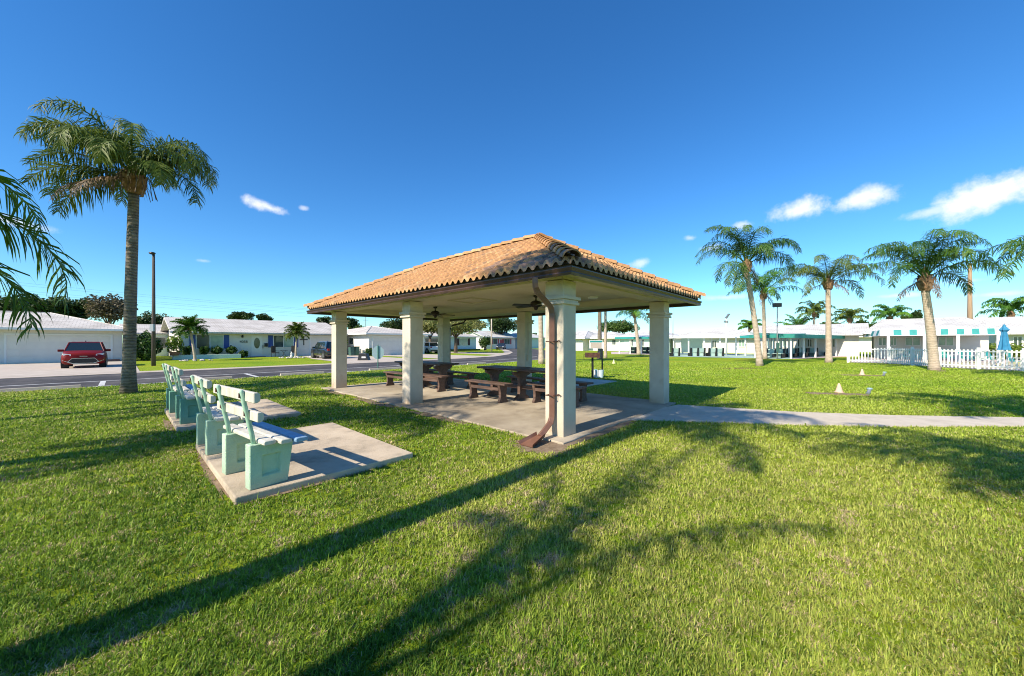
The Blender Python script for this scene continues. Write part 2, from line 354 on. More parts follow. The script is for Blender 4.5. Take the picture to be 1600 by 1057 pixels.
tp=[g(*p) for p in top]; bp_=[g(*p) for p in bot]; tp[0]=(9.2,3.37); bp_[0]=(7.3,3.36)
e1=(tp[-1][0]+10,tp[-1][1]-9); e2=(bp_[-1][0]+10,bp_[-1][1]-9.2)
WALK=bp_+[e2,e1]+tp[::-1]
b=MB(); n=len(bp_)+1; A=bp_+[e2]; B=tp+[e1]
for i in range(n-1):
    q=[A[i],A[i+1],B[i+1],B[i]]; b.prism(q,-.04,.03)
tag(b.build('footpath',M['walk']),kind='structure')
b=MB()
for (x0,x1,y0,y1) in ((.78,2.82,4.54,7.42),(.69,2.74,8.97,11.86)):
    pass
def bench_slab(x0,x1,y0,y1):
    o=MB().box(x0,x1,y0,y1,-.05,.08).build('bench_slab',M['concrete'],bevel=.012); tag(o,kind='structure')
BS=[(.78,2.82,4.54,7.42),(.69,2.74,8.97,11.86)]
for q in BS: bench_slab(*q)
# bare dirt along slab edges
def blob(name,cx,cy,rx,ry,z,m,n=26,rot=0,jag=.35):
    pts=[]
    for k in range(n):
        a=2*math.pi*k/n; r=1+random.uniform(-jag,jag); x,y=rx*r*math.cos(a),ry*r*math.sin(a)
        pts.append((cx+x*math.cos(rot)-y*math.sin(rot),cy+x*math.sin(rot)+y*math.cos(rot)))
    return tag(MB().add([(x,y,z) for x,y in pts],[tuple(range(n))]).build(name,m),kind='structure')
blob('dirt_patch',5.9,3.3,1.6,.13,.008,M['dirt'])
blob('dirt_patch',4.55,3.6,.4,.5,.009,M['dirt'])
DIRT=[(.76,5.9,.05,1.2),(1.6,4.52,.7,.035),(4.72,6.6,.14,1.2),(4.7,9.6,.2,1.3),(4.75,12.2,.15,.8),(.62,9.9,.06,.7)]
for k,(x_,y_,a_,b_) in enumerate(DIRT): blob('dirt_patch',x_,y_,a_,b_,.009+.0003*k,M['dirt'],n=30,jag=.4)
blob('dirt_patch',*g(1157,576),1.2,.5,.012,M['mulch'],rot=-.8)
blob('dirt_patch',*g(1467,580),.7,.4,.012,M['dirt'])
# ---------------------------------------------------------------- pavilion
pv=thing('picnic_pavilion','open picnic pavilion with orange barrel tile hip roof on six cream stucco columns','pavilion',(5.10,3.55,0))
PX,PY=5.10,3.55
cw=.39
colx=[0,4.56]; coly=[0,4.80,9.60]
for ix,x in enumerate(colx):
    for iy,y in enumerate(coly):
        b=MB().box(x,x+cw,y,y+cw,.0,2.72)
        c=b.build('column',M['stucco'],pv,bevel=.018)
        cp=MB()
        for (o,z0,z1) in ((.045,2.30,2.345),(.028,2.345,2.385),(.062,2.385,2.44)): cp.box(x-o,x+cw+o,y-o,y+cw+o,z0+.001,z1)
        cp.build('capital',M['stucco'],c,bevel=.008)
# eave rectangle in local coordinates
Ex0,Ex1,Ey0,Ey1=-.49,4.56+cw+1.12,-.49,9.6+cw+1.0
bw=.0
beam=MB(); zb0,zb1=2.735,2.93
beam.box(.01,cw-.01,.01,9.6+cw-.01,zb0,zb1); beam.box(4.56+.01,4.56+cw-.01,.01,9.6+cw-.01,zb0,zb1)
beam.box(cw-.01,4.57,.012,cw-.012,zb0+.002,zb1); beam.box(cw-.01,4.57,9.612,9.6+cw-.012,zb0+.002,zb1)
beam.build('beam',M['soffit'],pv)
MB().box(cw-.05,4.62,cw-.05,9.65,2.895,2.94).build('ceiling',M['soffit'],pv)
so=MB(); zs0,zs1=2.775,2.80
so.box(Ex0+.1,.012,Ey0+.1,Ey1-.1,zs0,zs1); so.box(4.56+cw-.012,Ex1-.1,Ey0+.1,Ey1-.1,zs0,zs1)
so.box(.011,4.56+cw-.011,Ey0+.1,.013,zs0+.001,zs1); so.box(.011,4.56+cw-.011,9.6+cw-.013,Ey1-.1,zs0+.001,zs1)
so.build('soffit',M['soffit'],pv)
def ring(x0,x1,y0,y1,prof):
    """sweep closed profile of (outward offset,z) round a rectangle"""
    n=len(prof); vs=[]
    for (cx,cy,sx,sy) in ((x0,y0,-1,-1),(x1,y0,1,-1),(x1,y1,1,1),(x0,y1,-1,1)):
        for o,z in prof: vs.append((cx+sx*o,cy+sy*o,z))
    return vs,[(i*n+k,i*n+(k+1)%n,((i+1)%4)*n+(k+1)%n,((i+1)%4)*n+k) for i in range(4) for k in range(n)]
b=MB(); b.add(*ring(Ex0+.11,Ex1-.11,Ey0+.11,Ey1-.11,[(0,2.70),(.03,2.70),(.03,2.905),(0,2.905)])); b.build('fascia',M['fascia'],pv)
gp=[(-.085,2.69),(-.02,2.68),(-.01,2.715),(-.018,2.735),(.0,2.765),(.012,2.785),(.012,2.80),(-.006,2.80),(-.012,2.78),(-.03,2.705),(-.085,2.705)]
b=MB(); b.add(*ring(Ex0,Ex1,Ey0,Ey1,gp)); b.build('gutter',M['gutter'],pv)
# roof: barrel tiles course by course
TW=.185; CR=.33; rise=math.tan(math.radians(26.9))
Rx0,Rx1,Ry0,Ry1=Ex0+.015,Ex1-.015,Ey0+.015,Ey1-.015; ZE=2.885
hw=(Rx1-Rx0)/2
cols=[]
def tilecol(key,wx=None,wy=None):
    r=random.Random(str(key)); t=r.random()
    base=np.array([.51,.275,.12])*(.88+.24*t)
    if r.random()<.05: base=np.array([.40,.24,.13])
    if r.random()<.07: base=np.array([.58,.36,.18])
    if wx is not None:
        d=math.hypot(wx-Rx0,(wy-Ry0)*.42)
        p=max(0,1-d/1.35)
        if r.random()<p*.95: base=np.array([.27,.17,.12])*(.7+.8*r.random())
    return (*base,1)
rv=[];rf=[];rc=[]
SEG=8
def slope(org,ax,inw,length,tag_):
    """org corner, ax unit along eave, inw unit inward, length of the eave"""
    global rv,rf,rc
    nw=int(length/TW)+1; pitchL=hw
    ncourse=int(pitchL/CR)+1
    for ci in range(ncourse):
        v0=ci*CR; v1=min((ci+1)*CR+.03,pitchL)
        if v0>=pitchL: break
        for wi in range(nw):
            col=tilecol((tag_,ci,wi),*( (org[0]+ax[0]*wi*TW+inw[0]*v0),(org[1]+ax[1]*wi*TW+inw[1]*v0)))
            jit=random.Random(str((tag_,ci,wi,3))).uniform(-.012,.012)
            o=len(rv); ok=[]
            for sgi in range(SEG+1):
                u=wi*TW+sgi*TW/SEG
                if u>length: u=length
                ph=sgi/SEG
                h=.062*math.sin(math.pi*ph)**.8 if ph<=1 else 0
                h=.056*max(0,math.sin(math.pi*min(1,ph/.62)))-.012*math.sin(math.pi*max(0,(ph-.62)/.38))
                vm=min(u,length-u,pitchL)
                a=min(v0+jit if ci else v0,vm); bb=min(v1,vm)
                for (vv,up) in ((a,-.03+h-.004),(a,.030+h),(bb,.0+h)):
                    z=ZE+vv*rise+up
                    rv.append((org[0]+ax[0]*u+inw[0]*vv,org[1]+ax[1]*u+inw[1]*vv,z)); rc.append(col)
                ok.append(vm>v0+.002)
            for sgi in range(SEG):
                if ok[sgi] or ok[sgi+1]:
                    p=o+sgi*3
                    rf.append((p,p+3,p+4,p+1)); rf.append((p+1,p+4,p+5,p+2))
LX=Rx1-Rx0; LY=Ry1-Ry0
slope((Rx0,Ry1),(0,-1),(1,0),LY,'w'); slope((Rx0,Ry0),(1,0),(0,1),LX,'s')
slope((Rx1,Ry0),(0,1),(-1,0),LY,'e'); slope((Rx1,Ry1),(-1,0),(0,-1),LX,'n')
def colmesh(name,v,f,c,m,parent=None,smooth=False):
    me=bpy.data.meshes.new(name); me.from_pydata(v,[],f); me.materials.append(m)
    at=me.color_attributes.new('Col','FLOAT_COLOR','POINT'); at.data.foreach_set('color',np.array(c,dtype=np.float32).ravel())
    if smooth: me.polygons.foreach_set('use_smooth',[True]*len(me.polygons))
    o=bpy.data.objects.new(name,me); COL.objects.link(o); o.parent=parent; return o
colmesh('tile_roof',rv,rf,rc,M['tile'],pv)
# underlay boards so nothing shows through
zt=ZE+hw*rise
u=MB(); u.add([(Rx0+.03,Ry0+.03,ZE-.035),(Rx1-.03,Ry0+.03,ZE-.035),(Rx1-.03,Ry1-.03,ZE-.035),(Rx0+.03,Ry1-.03,ZE-.035),(Rx0+hw,Ry0+hw,zt-.05),(Rx0+hw,Ry1-hw,zt-.05)],
  [(0,1,4),(1,2,5,4),(2,3,5),(3,0,4,5)]); u.build('roof_deck',M['fascia'],pv)
# cap tiles on hips and ridge
hv=[];hf=[];hc=[]
def caps(p0,p1,r0=.15,piece=.36,key='h'):
    p0=Vector(p0);p1=Vector(p1); L_=(p1-p0).length; n=max(1,int(L_/piece)); t=(p1-p0)/L_
    side=t.cross(Vector((0,0,1))).normalized(); up=side.cross(t).normalized()
    for i in range(n):
        a=p0+t*(i*L_/n); bq=p0+t*min(L_,((i+1)*L_/n+.05)); col=tilecol((key,i),a.x,a.y); o=len(hv)
        K=10
        for (q,r,dz) in ((a,r0-.02,.032),(a,r0,.036),(a,r0-.001,.036),(bq,r0*.86,.008)):
            for k in range(K+1):
                th=math.pi*k/K
                hv.append(tuple(q+side*math.cos(th)*r+up*(math.sin(th)*r*.85+dz-.02))); hc.append(col)
        for rr in range(3):
            for k in range(K): hf.append((o+rr*(K+1)+k,o+rr*(K+1)+k+1,o+(rr+1)*(K+1)+k+1,o+(rr+1)*(K+1)+k))
zc=ZE+.02
A1=(Rx0+hw,Ry0+hw,zt+.03); A2=(Rx0+hw,Ry1-hw,zt+.03)
for i,(x,y,a) in enumerate(((Rx0-.03,Ry0-.03,A1),(Rx1+.03,Ry0-.03,A1),(Rx0-.03,Ry1+.03,A2),(Rx1+.03,Ry1+.03,A2))): caps((x,y,zc),a,key='h%d'%i)
caps(A2,A1,r0=.14,piece=.42,key='r')
colmesh('hip_and_ridge_tiles',hv,hf,hc,M['tile'],pv,smooth=False)
# downspouts
def downspout(name,pts,parent,w=.048):
    b=MB(); b.tube(pts,w,n=4); o=b.build(name,M['spout'] if name=='downspout' else M['spout'],parent,bevel=.008,seg=1,smooth=False); return o
ys=.19
ds=downspout('downspout',[(-.56,.16,2.69),(-.56,.16,2.60),(-.55,.16,2.54),(-.49,.165,2.46),(-.20,.18,2.30),(-.10,.187,2.24),(-.07,ys,2.14),(-.07,ys,.46),(-.075,ys,.36),(-.12,ys,.27),(-.42,ys-.02,.10)],pv,.062)
for z in (.74,1.66):
    MB().tube([(-.006,ys-.075,z),(-.14,ys-.075,z),(-.14,ys+.075,z),(-.006,ys+.075,z)],.010,5).build('bracket',M['rust'],ds)
    MB().tube([(-.02,ys-.08,z+.01),(-.03,ys-.115,z+.02),(-.03,ys-.15,z+.01),(-.03,ys-.115,z-.01)],.008,5).build('hook',M['rust'],ds)
sb=MB(); sb.add([(-.40,ys-.10,.10),(-.40,ys+.06,.10),(-.78,ys+.10,.02),(-.78,ys-.16,.02),(-.40,ys-.12,.16),(-.40,ys+.08,.16),(-.80,ys+.13,.07),(-.80,ys-.19,.07)],[(0,1,2,3),(0,4,7,3),(1,5,6,2),(0,3,7,4)])
sbo=sb.build('splash_trough',M['spout'],pv)
sm=sbo.modifiers.new('t','SOLIDIFY'); sm.thickness=.012
MB().tube([(4.56+cw+.07,9.7,.1),(4.56+cw+.07,9.7,2.2),(4.56+cw+.12,9.7,2.38),(4.56+cw+.85,9.7,2.55),(4.56+cw+1.0,9.7,2.70)],.05,4).build('downspout',M['gutter'],pv)
# conduit and switch box on the middle back column
cd=MB().tube([(4.72,4.79,2.6),(4.72,4.785,1.2)],.012,6); cd.box(4.66,4.78,4.73,4.80,.98,1.22); cd.build('conduit',M['stucco'],pv)
# hatch and lamp on ceiling
hb=MB(); hx0,hx1,hy0,hy1=1.5,2.5,4.1,5.2
for q in ((hx0,hx1,hy0,hy0+.05),(hx0,hx1,hy1-.05,hy1),(hx0,hx0+.05,hy0+.05,hy1-.05),(hx1-.05,hx1,hy0+.05,hy1-.05)): hb.box(*q,2.865,2.894)
hb.build('ceiling_hatch',M['soffit'],pv)
MB().lathe([(.02,0),(.12,.005),(.14,.03),(.14,.06)],20,3.7,1.6,2.84).build('ceiling_lamp',M['trim'],pv)
def fan(x,y,ph,label):
    t=thing('ceiling_fan',label,'fan',(x,y,2.90),ph,'fans under the pavilion ceiling')
    MB().lathe([(.07,0),(.07,-.05),(.02,-.07),(.02,-.14),(.10,-.16),(.15,-.2),(.155,-.27),(.12,-.31),(.06,-.33),(.05,-.38),(.02,-.40)],20).build('motor',M['fan'],t,smooth=True)
    for k in range(5):
        a=2*math.pi*k/5; ca,sa=math.cos(a),math.sin(a); vs=[]
        for (r,w,z) in ((.12,.03,-.27),(.2,.035,-.28),(.24,.075,-.28),(.66,.085,-.285),(.70,.06,-.285)):
            for s_ in (-1,1):
                for dz in (.006,-.006): vs.append((r*ca-s_*w*sa,r*sa+s_*w*ca,z+dz+s_*.014))
        fs=[]
        for i in range(4):
            o=i*4; fs+=[(o,o+4,o+6,o+2),(o+1,o+3,o+7,o+5),(o,o+1,o+5,o+4),(o+2,o+6,o+7,o+3)]
        fs+=[(0,2,3,1),(16,17,19,18)]
        MB().add(vs,fs).build('blade',M['fan'],t)
fan(7.5,6.1,.3,'dark ceiling fan under the near half of the pavilion roof, beside the corner downspout')
fan(7.5,10.65,.8,'dark ceiling fan under the far half of the pavilion roof, nearer the street')
# ---------------------------------------------------------------- picnic furniture
GZ=.035
def legprofile(w,h,base,neck):
    """bracket shaped slab leg outline in x,z; symmetrical"""
    p=[(base/2,0),(base/2,.05),(neck/2+.02,.13),(neck/2,.2),(neck/2,h*.62),(neck/2+.03,h*.8),(w/2-.02,h-.08),(w/2,h-.05),(w/2,h)]
    return p+[(-x,z) for x,z in p[::-1]]
def make_table():
    t=thing('picnic_table','long dark brown picnic table under the near half of the pavilion, beside the corner column','picnic table',(7.72,6.78,GZ),0,'picnic tables')
    tp_=MB(); w=.84; n=5
    for i in range(n): 
        x0=-w/2+i*w/n; tp_.box(x0+.004,x0+w/n-.004,-1.47,1.47,.83,.885)
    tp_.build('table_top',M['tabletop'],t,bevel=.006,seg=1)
    for y in (-1.2,-.6,.6,1.2): MB().box(-.36,.36,y-.04,y+.04,.795,.829).build('cleat',M['table'],t)
    for y in (-1.08,.02,1.12):
        MB().prism(legprofile(.74,.795,.56,.26),y-.05,y+.05,'y').build('leg',M['table'],t,bevel=.008,seg=1)
    MB().box(-.045,.045,-1.03,1.07,.30,.40).build('stretcher',M['table'],t,bevel=.006,seg=1)
    return t
def make_pbench():
    t=thing('picnic_bench','short reddish brown picnic bench standing clear of the near table on its sunny side','bench',(6.95,7.38,GZ),0,'picnic benches')
    s_=MB(); 
    for i in range(2): s_.box(-.17+i*.172,-.004+i*.172,-.81,.81,.475,.52)
    s_.build('seat',M['table'],t,bevel=.006,seg=1)
    for y in (-.58,.60):
        p=[(.155,0),(.165,.04),(.12,.11),(.11,.2),(.12,.32),(.155,.42),(.16,.474)]
        MB().prism(p+[(-x,z) for x,z in p[::-1]],y-.04,y+.04,'y').build('leg',M['table'],t,bevel=.006,seg=1)
    MB().box(-.14,-.10,-.54,.56,.32,.40).build('stretcher',M['table'],t,bevel=.005,seg=1)
    return t
tb=make_table(); pb=make_pbench()
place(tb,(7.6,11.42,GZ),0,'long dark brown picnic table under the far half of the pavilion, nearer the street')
pg=[((7.62,5.55),.04,'picnic bench pushed half under the near table behind the corner column'),
 ((8.68,7.35),0,'dark picnic bench on the shaded far side of the near table, its far half'),
 ((8.60,5.92),.02,'dark picnic bench whose end sticks out right of the corner column'),
 ((6.82,11.95),.0,'reddish brown picnic bench left of the middle column, sunny side of the far table'),
 ((7.1,10.35),.03,'picnic bench tucked against the far table just right of the middle column'),
 ((8.55,11.9),0,'dark picnic bench on the far side of the far table, hidden behind the table'),
 ((8.5,10.5),.02,'dark bench at the near end of the far table, on its shaded side')]
for (x,y),r,l in pg: place(pb,(x,y,GZ),r,l)
# ---------------------------------------------------------------- park benches
def make_bench(mb,mp):
    t=thing('park_bench','x','bench',(0,0,.08),0,'park benches on the two slabs')
    for y0 in (0.,.76):
        b=MB(); T=.13; hN=.476
        # side outline in x,z with a square recess on the -y side
        out=[(0,0),(.37,0),(.425,hN-.03),(.425,hN),(0.0,hN)]
        x0,x1,z0,z1=.115,.30,.12,.345
        o=len(b.v); vs=[(x,y0+T,z) for x,z in out]+[(x,y0,z) for x,z in out]; n=5
        rec=[(x0,z0),(x1,z0),(x1,z1),(x0,z1)]; ri=[(x0+.012,z0+.012),(x1-.025,z0+.025),(x1-.025,z1-.012),(x0+.012,z1-.012)]
        vs+=[(x,y0,z) for x,z in rec]+[(x,y0+.042,z) for x,z in ri]
        fs=[tuple(range(5))]+[(i,i+5,(i+1)%5+5,(i+1)%5) for i in range(5)]
        fs+=[(5,6,11,10),(6,7,12,11),(7,8,12),(8,9,13,12),(9,5,10,13)]
        fs+=[(10+i,10+(i+1)%4,14+(i+1)%4,14+i) for i in range(4)]+[(14,15,16,17)]
        b.add(vs,fs); b.build('leg',mb,t,bevel=.007,seg=1)
        cy=y0+.06
        MB().tube([(.062,cy,.44),(.035,cy,.60),(-.02,cy,.87),(-.056,cy,1.05),(-.057,cy,1.065)],[.023,.023,.023,.023,.015],8).build('back_post',mp,t,smooth=True)
        for (xb,zb2) in ((.055,.52),(-.027,.79),(-.072,.985)): MB().lathe([(.011,0),(.011,.05)],6,xb,cy,zb2).build('bolt',M['rust'],t)
    def slat(pts,ya,yb,m,name):
        MB().prism(pts,ya,yb,'y').build(name,m,t,bevel=.007,seg=1)
    def back(xc,z0,z1):
        return [(xc,z0),(xc+.035,z0),(xc+.062,z0+.02),(xc+.062,z1-.022),(xc+.04,z1),(xc,z1)]
    slat(back(-.03,.945,1.055),-.2,1.10,M['white'],'back_slat')
    slat(back(.012,.74,.845),-.17,1.12,M['white'],'back_slat')
    for (xa,xb,ya,m) in ((.085,.205,-.13,M['white']),(.215,.33,-.21,M['white']),(.345,.475,-.26,M['blue'])):
        slat([(xa,.478),(xa+.02,.474),(xb-.02,.474),(xb,.478),(xb,.512),(xb-.012,.524),(xa+.012,.524),(xa,.512)],ya,ya+1.30,m,'seat_slat')
    return t
G='park benches on the two slabs'
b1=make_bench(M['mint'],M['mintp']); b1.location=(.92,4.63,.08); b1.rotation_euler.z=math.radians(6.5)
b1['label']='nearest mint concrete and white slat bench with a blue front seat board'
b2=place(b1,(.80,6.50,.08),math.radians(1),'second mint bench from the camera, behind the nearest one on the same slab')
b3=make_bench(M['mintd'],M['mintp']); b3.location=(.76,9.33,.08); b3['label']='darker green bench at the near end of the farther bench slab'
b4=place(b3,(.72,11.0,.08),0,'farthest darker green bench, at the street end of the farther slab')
for o in (b2,):
    for ch in kids(o):
        if ch.type=='MESH' and ch.data.materials[0]==M['blue']:
            ch.data=ch.data.copy(); ch.data.materials[0]=M['white']
# ---------------------------------------------------------------- palms
def frond(mb,base,az,el,L,droop,nl=46,leaf=.62,wl=.032,hang=.75,curl=0,mbr=None):
    P=[];T=[]; p=Vector(base); N=14
    for i in range(N+1):
        s_=i/N; e=el-droop*(s_**2.0); a=az+curl*s_
        t=Vector((math.cos(a)*math.cos(e),math.sin(a)*math.cos(e),math.sin(e)))
        P.append(p.copy()); T.append(t); p=p+t*(L/N)
    (mbr or mb).tube(P,[.028*(1-i/N)+.006 for i in range(N+1)],4,cap=False)
    for j in range(nl):
        s_=.16+.84*(j+.3)/nl; x=s_*N; i=min(N-1,int(x)); q=P[i].lerp(P[i+1],x-i); t=T[i].lerp(T[i+1],x-i).normalized()
        side=t.cross(Vector((0,0,1)))
        if side.length<.05: side=Vector((-math.sin(az),math.cos(az),0))
        side.normalize(); up=side.cross(t).normalized()
        l=leaf*(.42+.7*math.sin(math.pi*min(1,s_*1.02)**.75))*random.uniform(.75,1.2)
        for sg in (-1,1):
            d=(side*sg*random.uniform(.6,1.05)+t*random.uniform(.35,.95)+up*random.uniform(-.5,.75)).normalized()
            g1=q+d*l*.4+Vector((0,0,-hang*.10*l)); d2=(d+Vector((0,0,-hang*random.uniform(.5,1.5)))).normalized()
            g2=g1+d2*l*.35; d3=(d2+Vector((0,0,-hang*1.2))).normalized(); g3=g2+d3*l*.3
            wv=t.cross(d).cross(d); 
            wv=(t-d*t.dot(d)); wv=wv.normalized() if wv.length>.01 else up
            w=wl*random.uniform(.8,1.2)
            mb.add([q-wv*w*.5,q+wv*w*.5,g1-wv*w*.75,g1+wv*w*.75,g2-wv*w*.55,g2+wv*w*.55,g3],[(0,1,3,2),(2,3,5,4),(4,5,6)])
def palm(label,base,h,rt=.16,lean=(0,0),fr=None,n=18,L=3.6,mt='ptrunk',mf='frond',boot=.8,detail=1.,seed=1,group=None,name='queen_palm',flare=1.35,droop=(1.9,2.6),leaf=.62,hang=1.05,dead=True,bootr=1.55,lw=1.):
    random.seed(seed)
    t=thing(name,label,'palm tree',(base[0],base[1],0),0,group)
    lx,ly=lean; pts=[];rr=[]
    K=14
    for i in range(K+1):
        s_=i/K; pts.append((lx*s_**1.3,ly*s_**1.3,-.05+(h+.05)*s_)); rr.append(rt*(1+(flare-1)*max(0,1-s_*9)-.22*s_)*random.uniform(.98,1.02))
    MB().tube(pts,rr,16).build('trunk',M[mt],t,smooth=True)
    b=MB(); rb=rt*bootr; K=9; vs=[]
    for k in range(int(34*detail)+8):      # overlapping cut leaf bases
        a=random.uniform(0,2*math.pi); z=random.uniform(0,boot*.8); rr_=rt*.8+ (rb-rt*.8)*math.sin(math.pi*min(1,(z/boot)*.9+.15))
        ca,sa=math.cos(a),math.sin(a); w=.10*rb/.25; hh=random.uniform(.22,.4)
        c=Vector((lx+ca*rr_*.85,ly+sa*rr_*.85,h+z-.15)); o=Vector((ca,sa,0)); s_=Vector((-sa,ca,0))
        b.add([c-s_*w-o*.03,c+s_*w-o*.03,c+s_*w*.8+o*.07+Vector((0,0,hh)),c-s_*w*.8+o*.07+Vector((0,0,hh)),c+o*.05,c+o*.12+Vector((0,0,hh))],[(0,4,5,3),(4,1,2,5),(3,5,2),(0,1,4)])
    prof=[(rt*.8,-.08),(rb*.85,.05*boot),(rb,.3*boot),(rb*.9,.55*boot),(rb*.55,.85*boot),(rb*.35,1.15*boot),(.05,1.4*boot)]
    b.lathe([(r,z) for r,z in prof],14,lx,ly,h)
    b.build('leaf_base',M['orange'],t)
    cb=MB(); top=h+boot*.85
    lst=fr or []
    if not fr:
        for k in range(n):
            az=2*math.pi*(k*.381966)+random.uniform(-.25,.25); q=k/n
            lst.append((math.degrees(az),84-72*q**1.15+random.uniform(-8,8),L*random.uniform(.85,1.1),random.uniform(*droop)*(1.12-.35*q)))
    for (az,el,L_,dr) in lst:
        a=camaz(az); frond(cb,(lx+math.cos(a)*.08,ly+math.sin(a)*.08,top-.25+.25*random.random()),a,math.radians(el),L_,dr,int(70*detail),leaf*1.15,.024*lw/detail**.6,hang,random.uniform(-.25,.25))
    cb.build('crown',M[mf],t,fix=False)
    if dead:
        db=MB()
        for k in range(int(10*detail)+3):
            a=random.uniform(0,6.28); p0=Vector((lx+math.cos(a)*rt*.9,ly+math.sin(a)*rt*.9,h+boot*.6)); ps=[p0]
            for q in range(5): ps.append(ps[-1]+Vector((math.cos(a)*.08,math.sin(a)*.08,.12-.12*q))+Vector((random.uniform(-.05,.05),random.uniform(-.05,.05),0)))
            db.tube(ps,.012,3,cap=False)
        db.build('flower_stalk',M['dead'],t,fix=False)
        for k in range(1+seed%2):
            dm=MB(); a=random.uniform(0,6.28); frond(dm,(lx+math.cos(a)*rt,ly+math.sin(a)*rt,h+boot*.5),a,-.35,L*.55,1.0,int(34*detail),leaf*.6,.02*lw,1.6); dm.build('dead_frond',M['dead'],t,fix=False)
    return t
Q='queen palms around the lawn'
GP=g(201,614)
palm('tall queen palm with rough dark trunk on the left lawn, windswept to the left',GP,6.6,.17,(.12,-.02),[
 (178,48,3.1,2.0),(186,30,3.1,1.5),(170,66,3.3,2.1),(195,55,3.0,2.1),(150,80,3.0,2.6),(200,14,2.7,1.5),(215,58,3.0,2.4),(182,8,3.0,1.2),(230,50,2.8,2.6),(250,70,3.0,2.9),
 (5,50,2.7,2.7),(12,32,2.6,2.4),(-12,45,2.7,2.8),(-30,25,2.5,2.6),(30,60,2.9,2.9),(-5,10,2.6,2.1),(60,60,3.0,2.8),(110,60,3.0,2.7),(270,40,2.7,2.8),(-50,60,2.9,2.9),(140,30,2.9,2.1),(190,-10,2.5,1.2),(20,70,2.9,3.0),(300,35,2.6,2.8),(165,74,3.2,2.3)],
 seed=3,mf='frondy',group=Q,boot=.72,detail=1.2,lw=.9,leaf=.62,bootr=1.5)
# palms outside the frame whose fronds and shadows reach into it
palm('queen palm left of the benches, only its drooping fronds reach in at mid height',(-3.6,8.3),2.75,.16,(0,0),[
 (60,20,3.9,2.3),(54,0,3.4,1.7),(70,38,3.7,2.4),(130,30,3.0,2.0),(200,50,3.0,2.2),(250,30,3.0,2.0),(310,55,2.4,2.3)],seed=5,group=Q,detail=1.1)
palm('queen palm far out to the left, one high frond tip reaching into view',(-4.7,13.2),4.6,.16,(0,0),[
 (44,30,3.2,2.2),(54,30,2.9,2.4),(15,45,2.6,2.2),(120,30,3.0,2.0),(200,40,3.0,2.2),(260,30,3.0,2.0)],seed=6,group=Q)
palm('queen palm behind the camera on the left, casting the long trunk shadow',(-4.3,3.22),8.5,.215,(0.3,0),None,17,3.3,seed=21,group=Q,detail=1.)
palm('narrow palm added behind the camera, unseen, shaped to cast the feathery shadow towards the pavilion',(-4.7,2.0),3.9,.05,(0,0),[(47,87,3.7,1.1),(140,84,3.5,1.3),(320,82,3.5,1.3),(227,80,3.5,1.5),(60,78,3.2,1.4),(200,78,3.0,1.4)],seed=23,group=Q,detail=.8,leaf=.36,boot=.3,bootr=.9,dead=False,lw=.8)  # unseen palm, its upright crown and thin trunk shaped for their shadow
palm('queen palm behind the camera on the right, shading the lower right lawn',(-1.5,-1.9),5.9,.16,(0,0),None,17,3.2,seed=9,group=Q,detail=.8)
palm('queen palm beside the camera on the right, shading the lawn by the path',(3.9,-2.6),8.0,.15,(0,0),None,14,3.2,seed=12,group=Q,detail=.8)
palm('unseen queen palm added far left to shade the lawn behind the benches',(-6.5,8.55),6.8,.17,(0,0),None,15,3.3,seed=16,group=Q,detail=.8)  # added out of view to fill in crown shadow around the benches
palm('queen palm left of the main palm, outside the frame by the street',(-6.4,17.0),7.0,.16,(0,0),None,14,3.2,seed=14,group=Q,detail=.8)
# right-hand palms
palm('leaning queen palm right of the pavilion with pale trunk and round orange boot',g(1187,572),6.6,.19,(-.68*S*1.35,.68*C*1.35),[
 (175,45,3.9,2.1),(190,32,4.0,2.0),(165,80,4.3,2.2),(120,84,4.0,2.5),(200,10,3.4,2.2),(215,-15,3.4,1.2),(0,48,4.2,2.3),(10,36,4.3,2.2),(-15,58,4.0,2.5),(25,64,3.8,2.6),(-5,22,3.8,2.3),(80,70,3.8,2.8),(260,76,4.0,2.9),(270,40,3.4,2.6),(240,74,4.2,2.7),(150,66,3.9,2.5),(-40,50,3.6,2.4),(180,74,4.4,2.3),(205,80,4.2,2.6),(225,-25,3.3,1.0)],seed=31,mt='ptrunkl',mf='frondg',group=Q,bootr=1.45,boot=.75)
palm('green queen palm behind the leaning palm, with dark upper trunk',g(1195,561),6.0,.18,(-.1,.1),None,17,3.9,seed=33,mt='ptrunkl',mf='frondf',group=Q,detail=.7)
palm('queen palm with straight thick pale trunk in front of the teal shelter',g(1295,567),6.0,.21,(-.05,.05),[
 (180,48,4.0,2.3),(170,28,4.0,2.0),(195,38,4.3,2.3),(205,15,3.6,2.1),(0,45,4.2,2.1),(-10,30,4.4,2.1),(15,55,3.8,2.4),(-30,45,4.0,2.4),(100,60,3.6,2.5),(250,50,4.0,2.6),(140,50,3.6,2.3),(50,45,3.6,2.2),(270,70,3.6,2.7),(220,60,4.0,2.5),(5,10,3.8,1.9)],seed=35,mt='ptrunkl',mf='frondy',group=Q,boot=.8)
palm('broad queen palm in front of the pool fence with a shaggy brown boot',g(1460,579),4.75,.225,(-.55*S,.55*C),[
 (170,52,4.0,2.2),(182,34,4.4,2.1),(195,58,4.6,2.4),(205,24,4.2,2.1),(3,52,4.3,1.3),(-5,32,4.5,1.9),(15,62,3.8,2.2),(-20,52,3.8,2.5),(120,76,3.8,2.5),(255,78,4.0,2.8),(235,80,4.0,2.7),(90,84,3.8,2.7),(278,84,3.8,2.9),(300,75,3.6,2.9),(-40,35,3.4,2.6),(2,14,3.4,1.9),(215,55,4.6,2.5),(265,60,3.6,3.0),(160,74,4.0,2.4)],seed=37,mt='ptrunkl',mf='frond',group=Q,boot=.95,bootr=1.45)
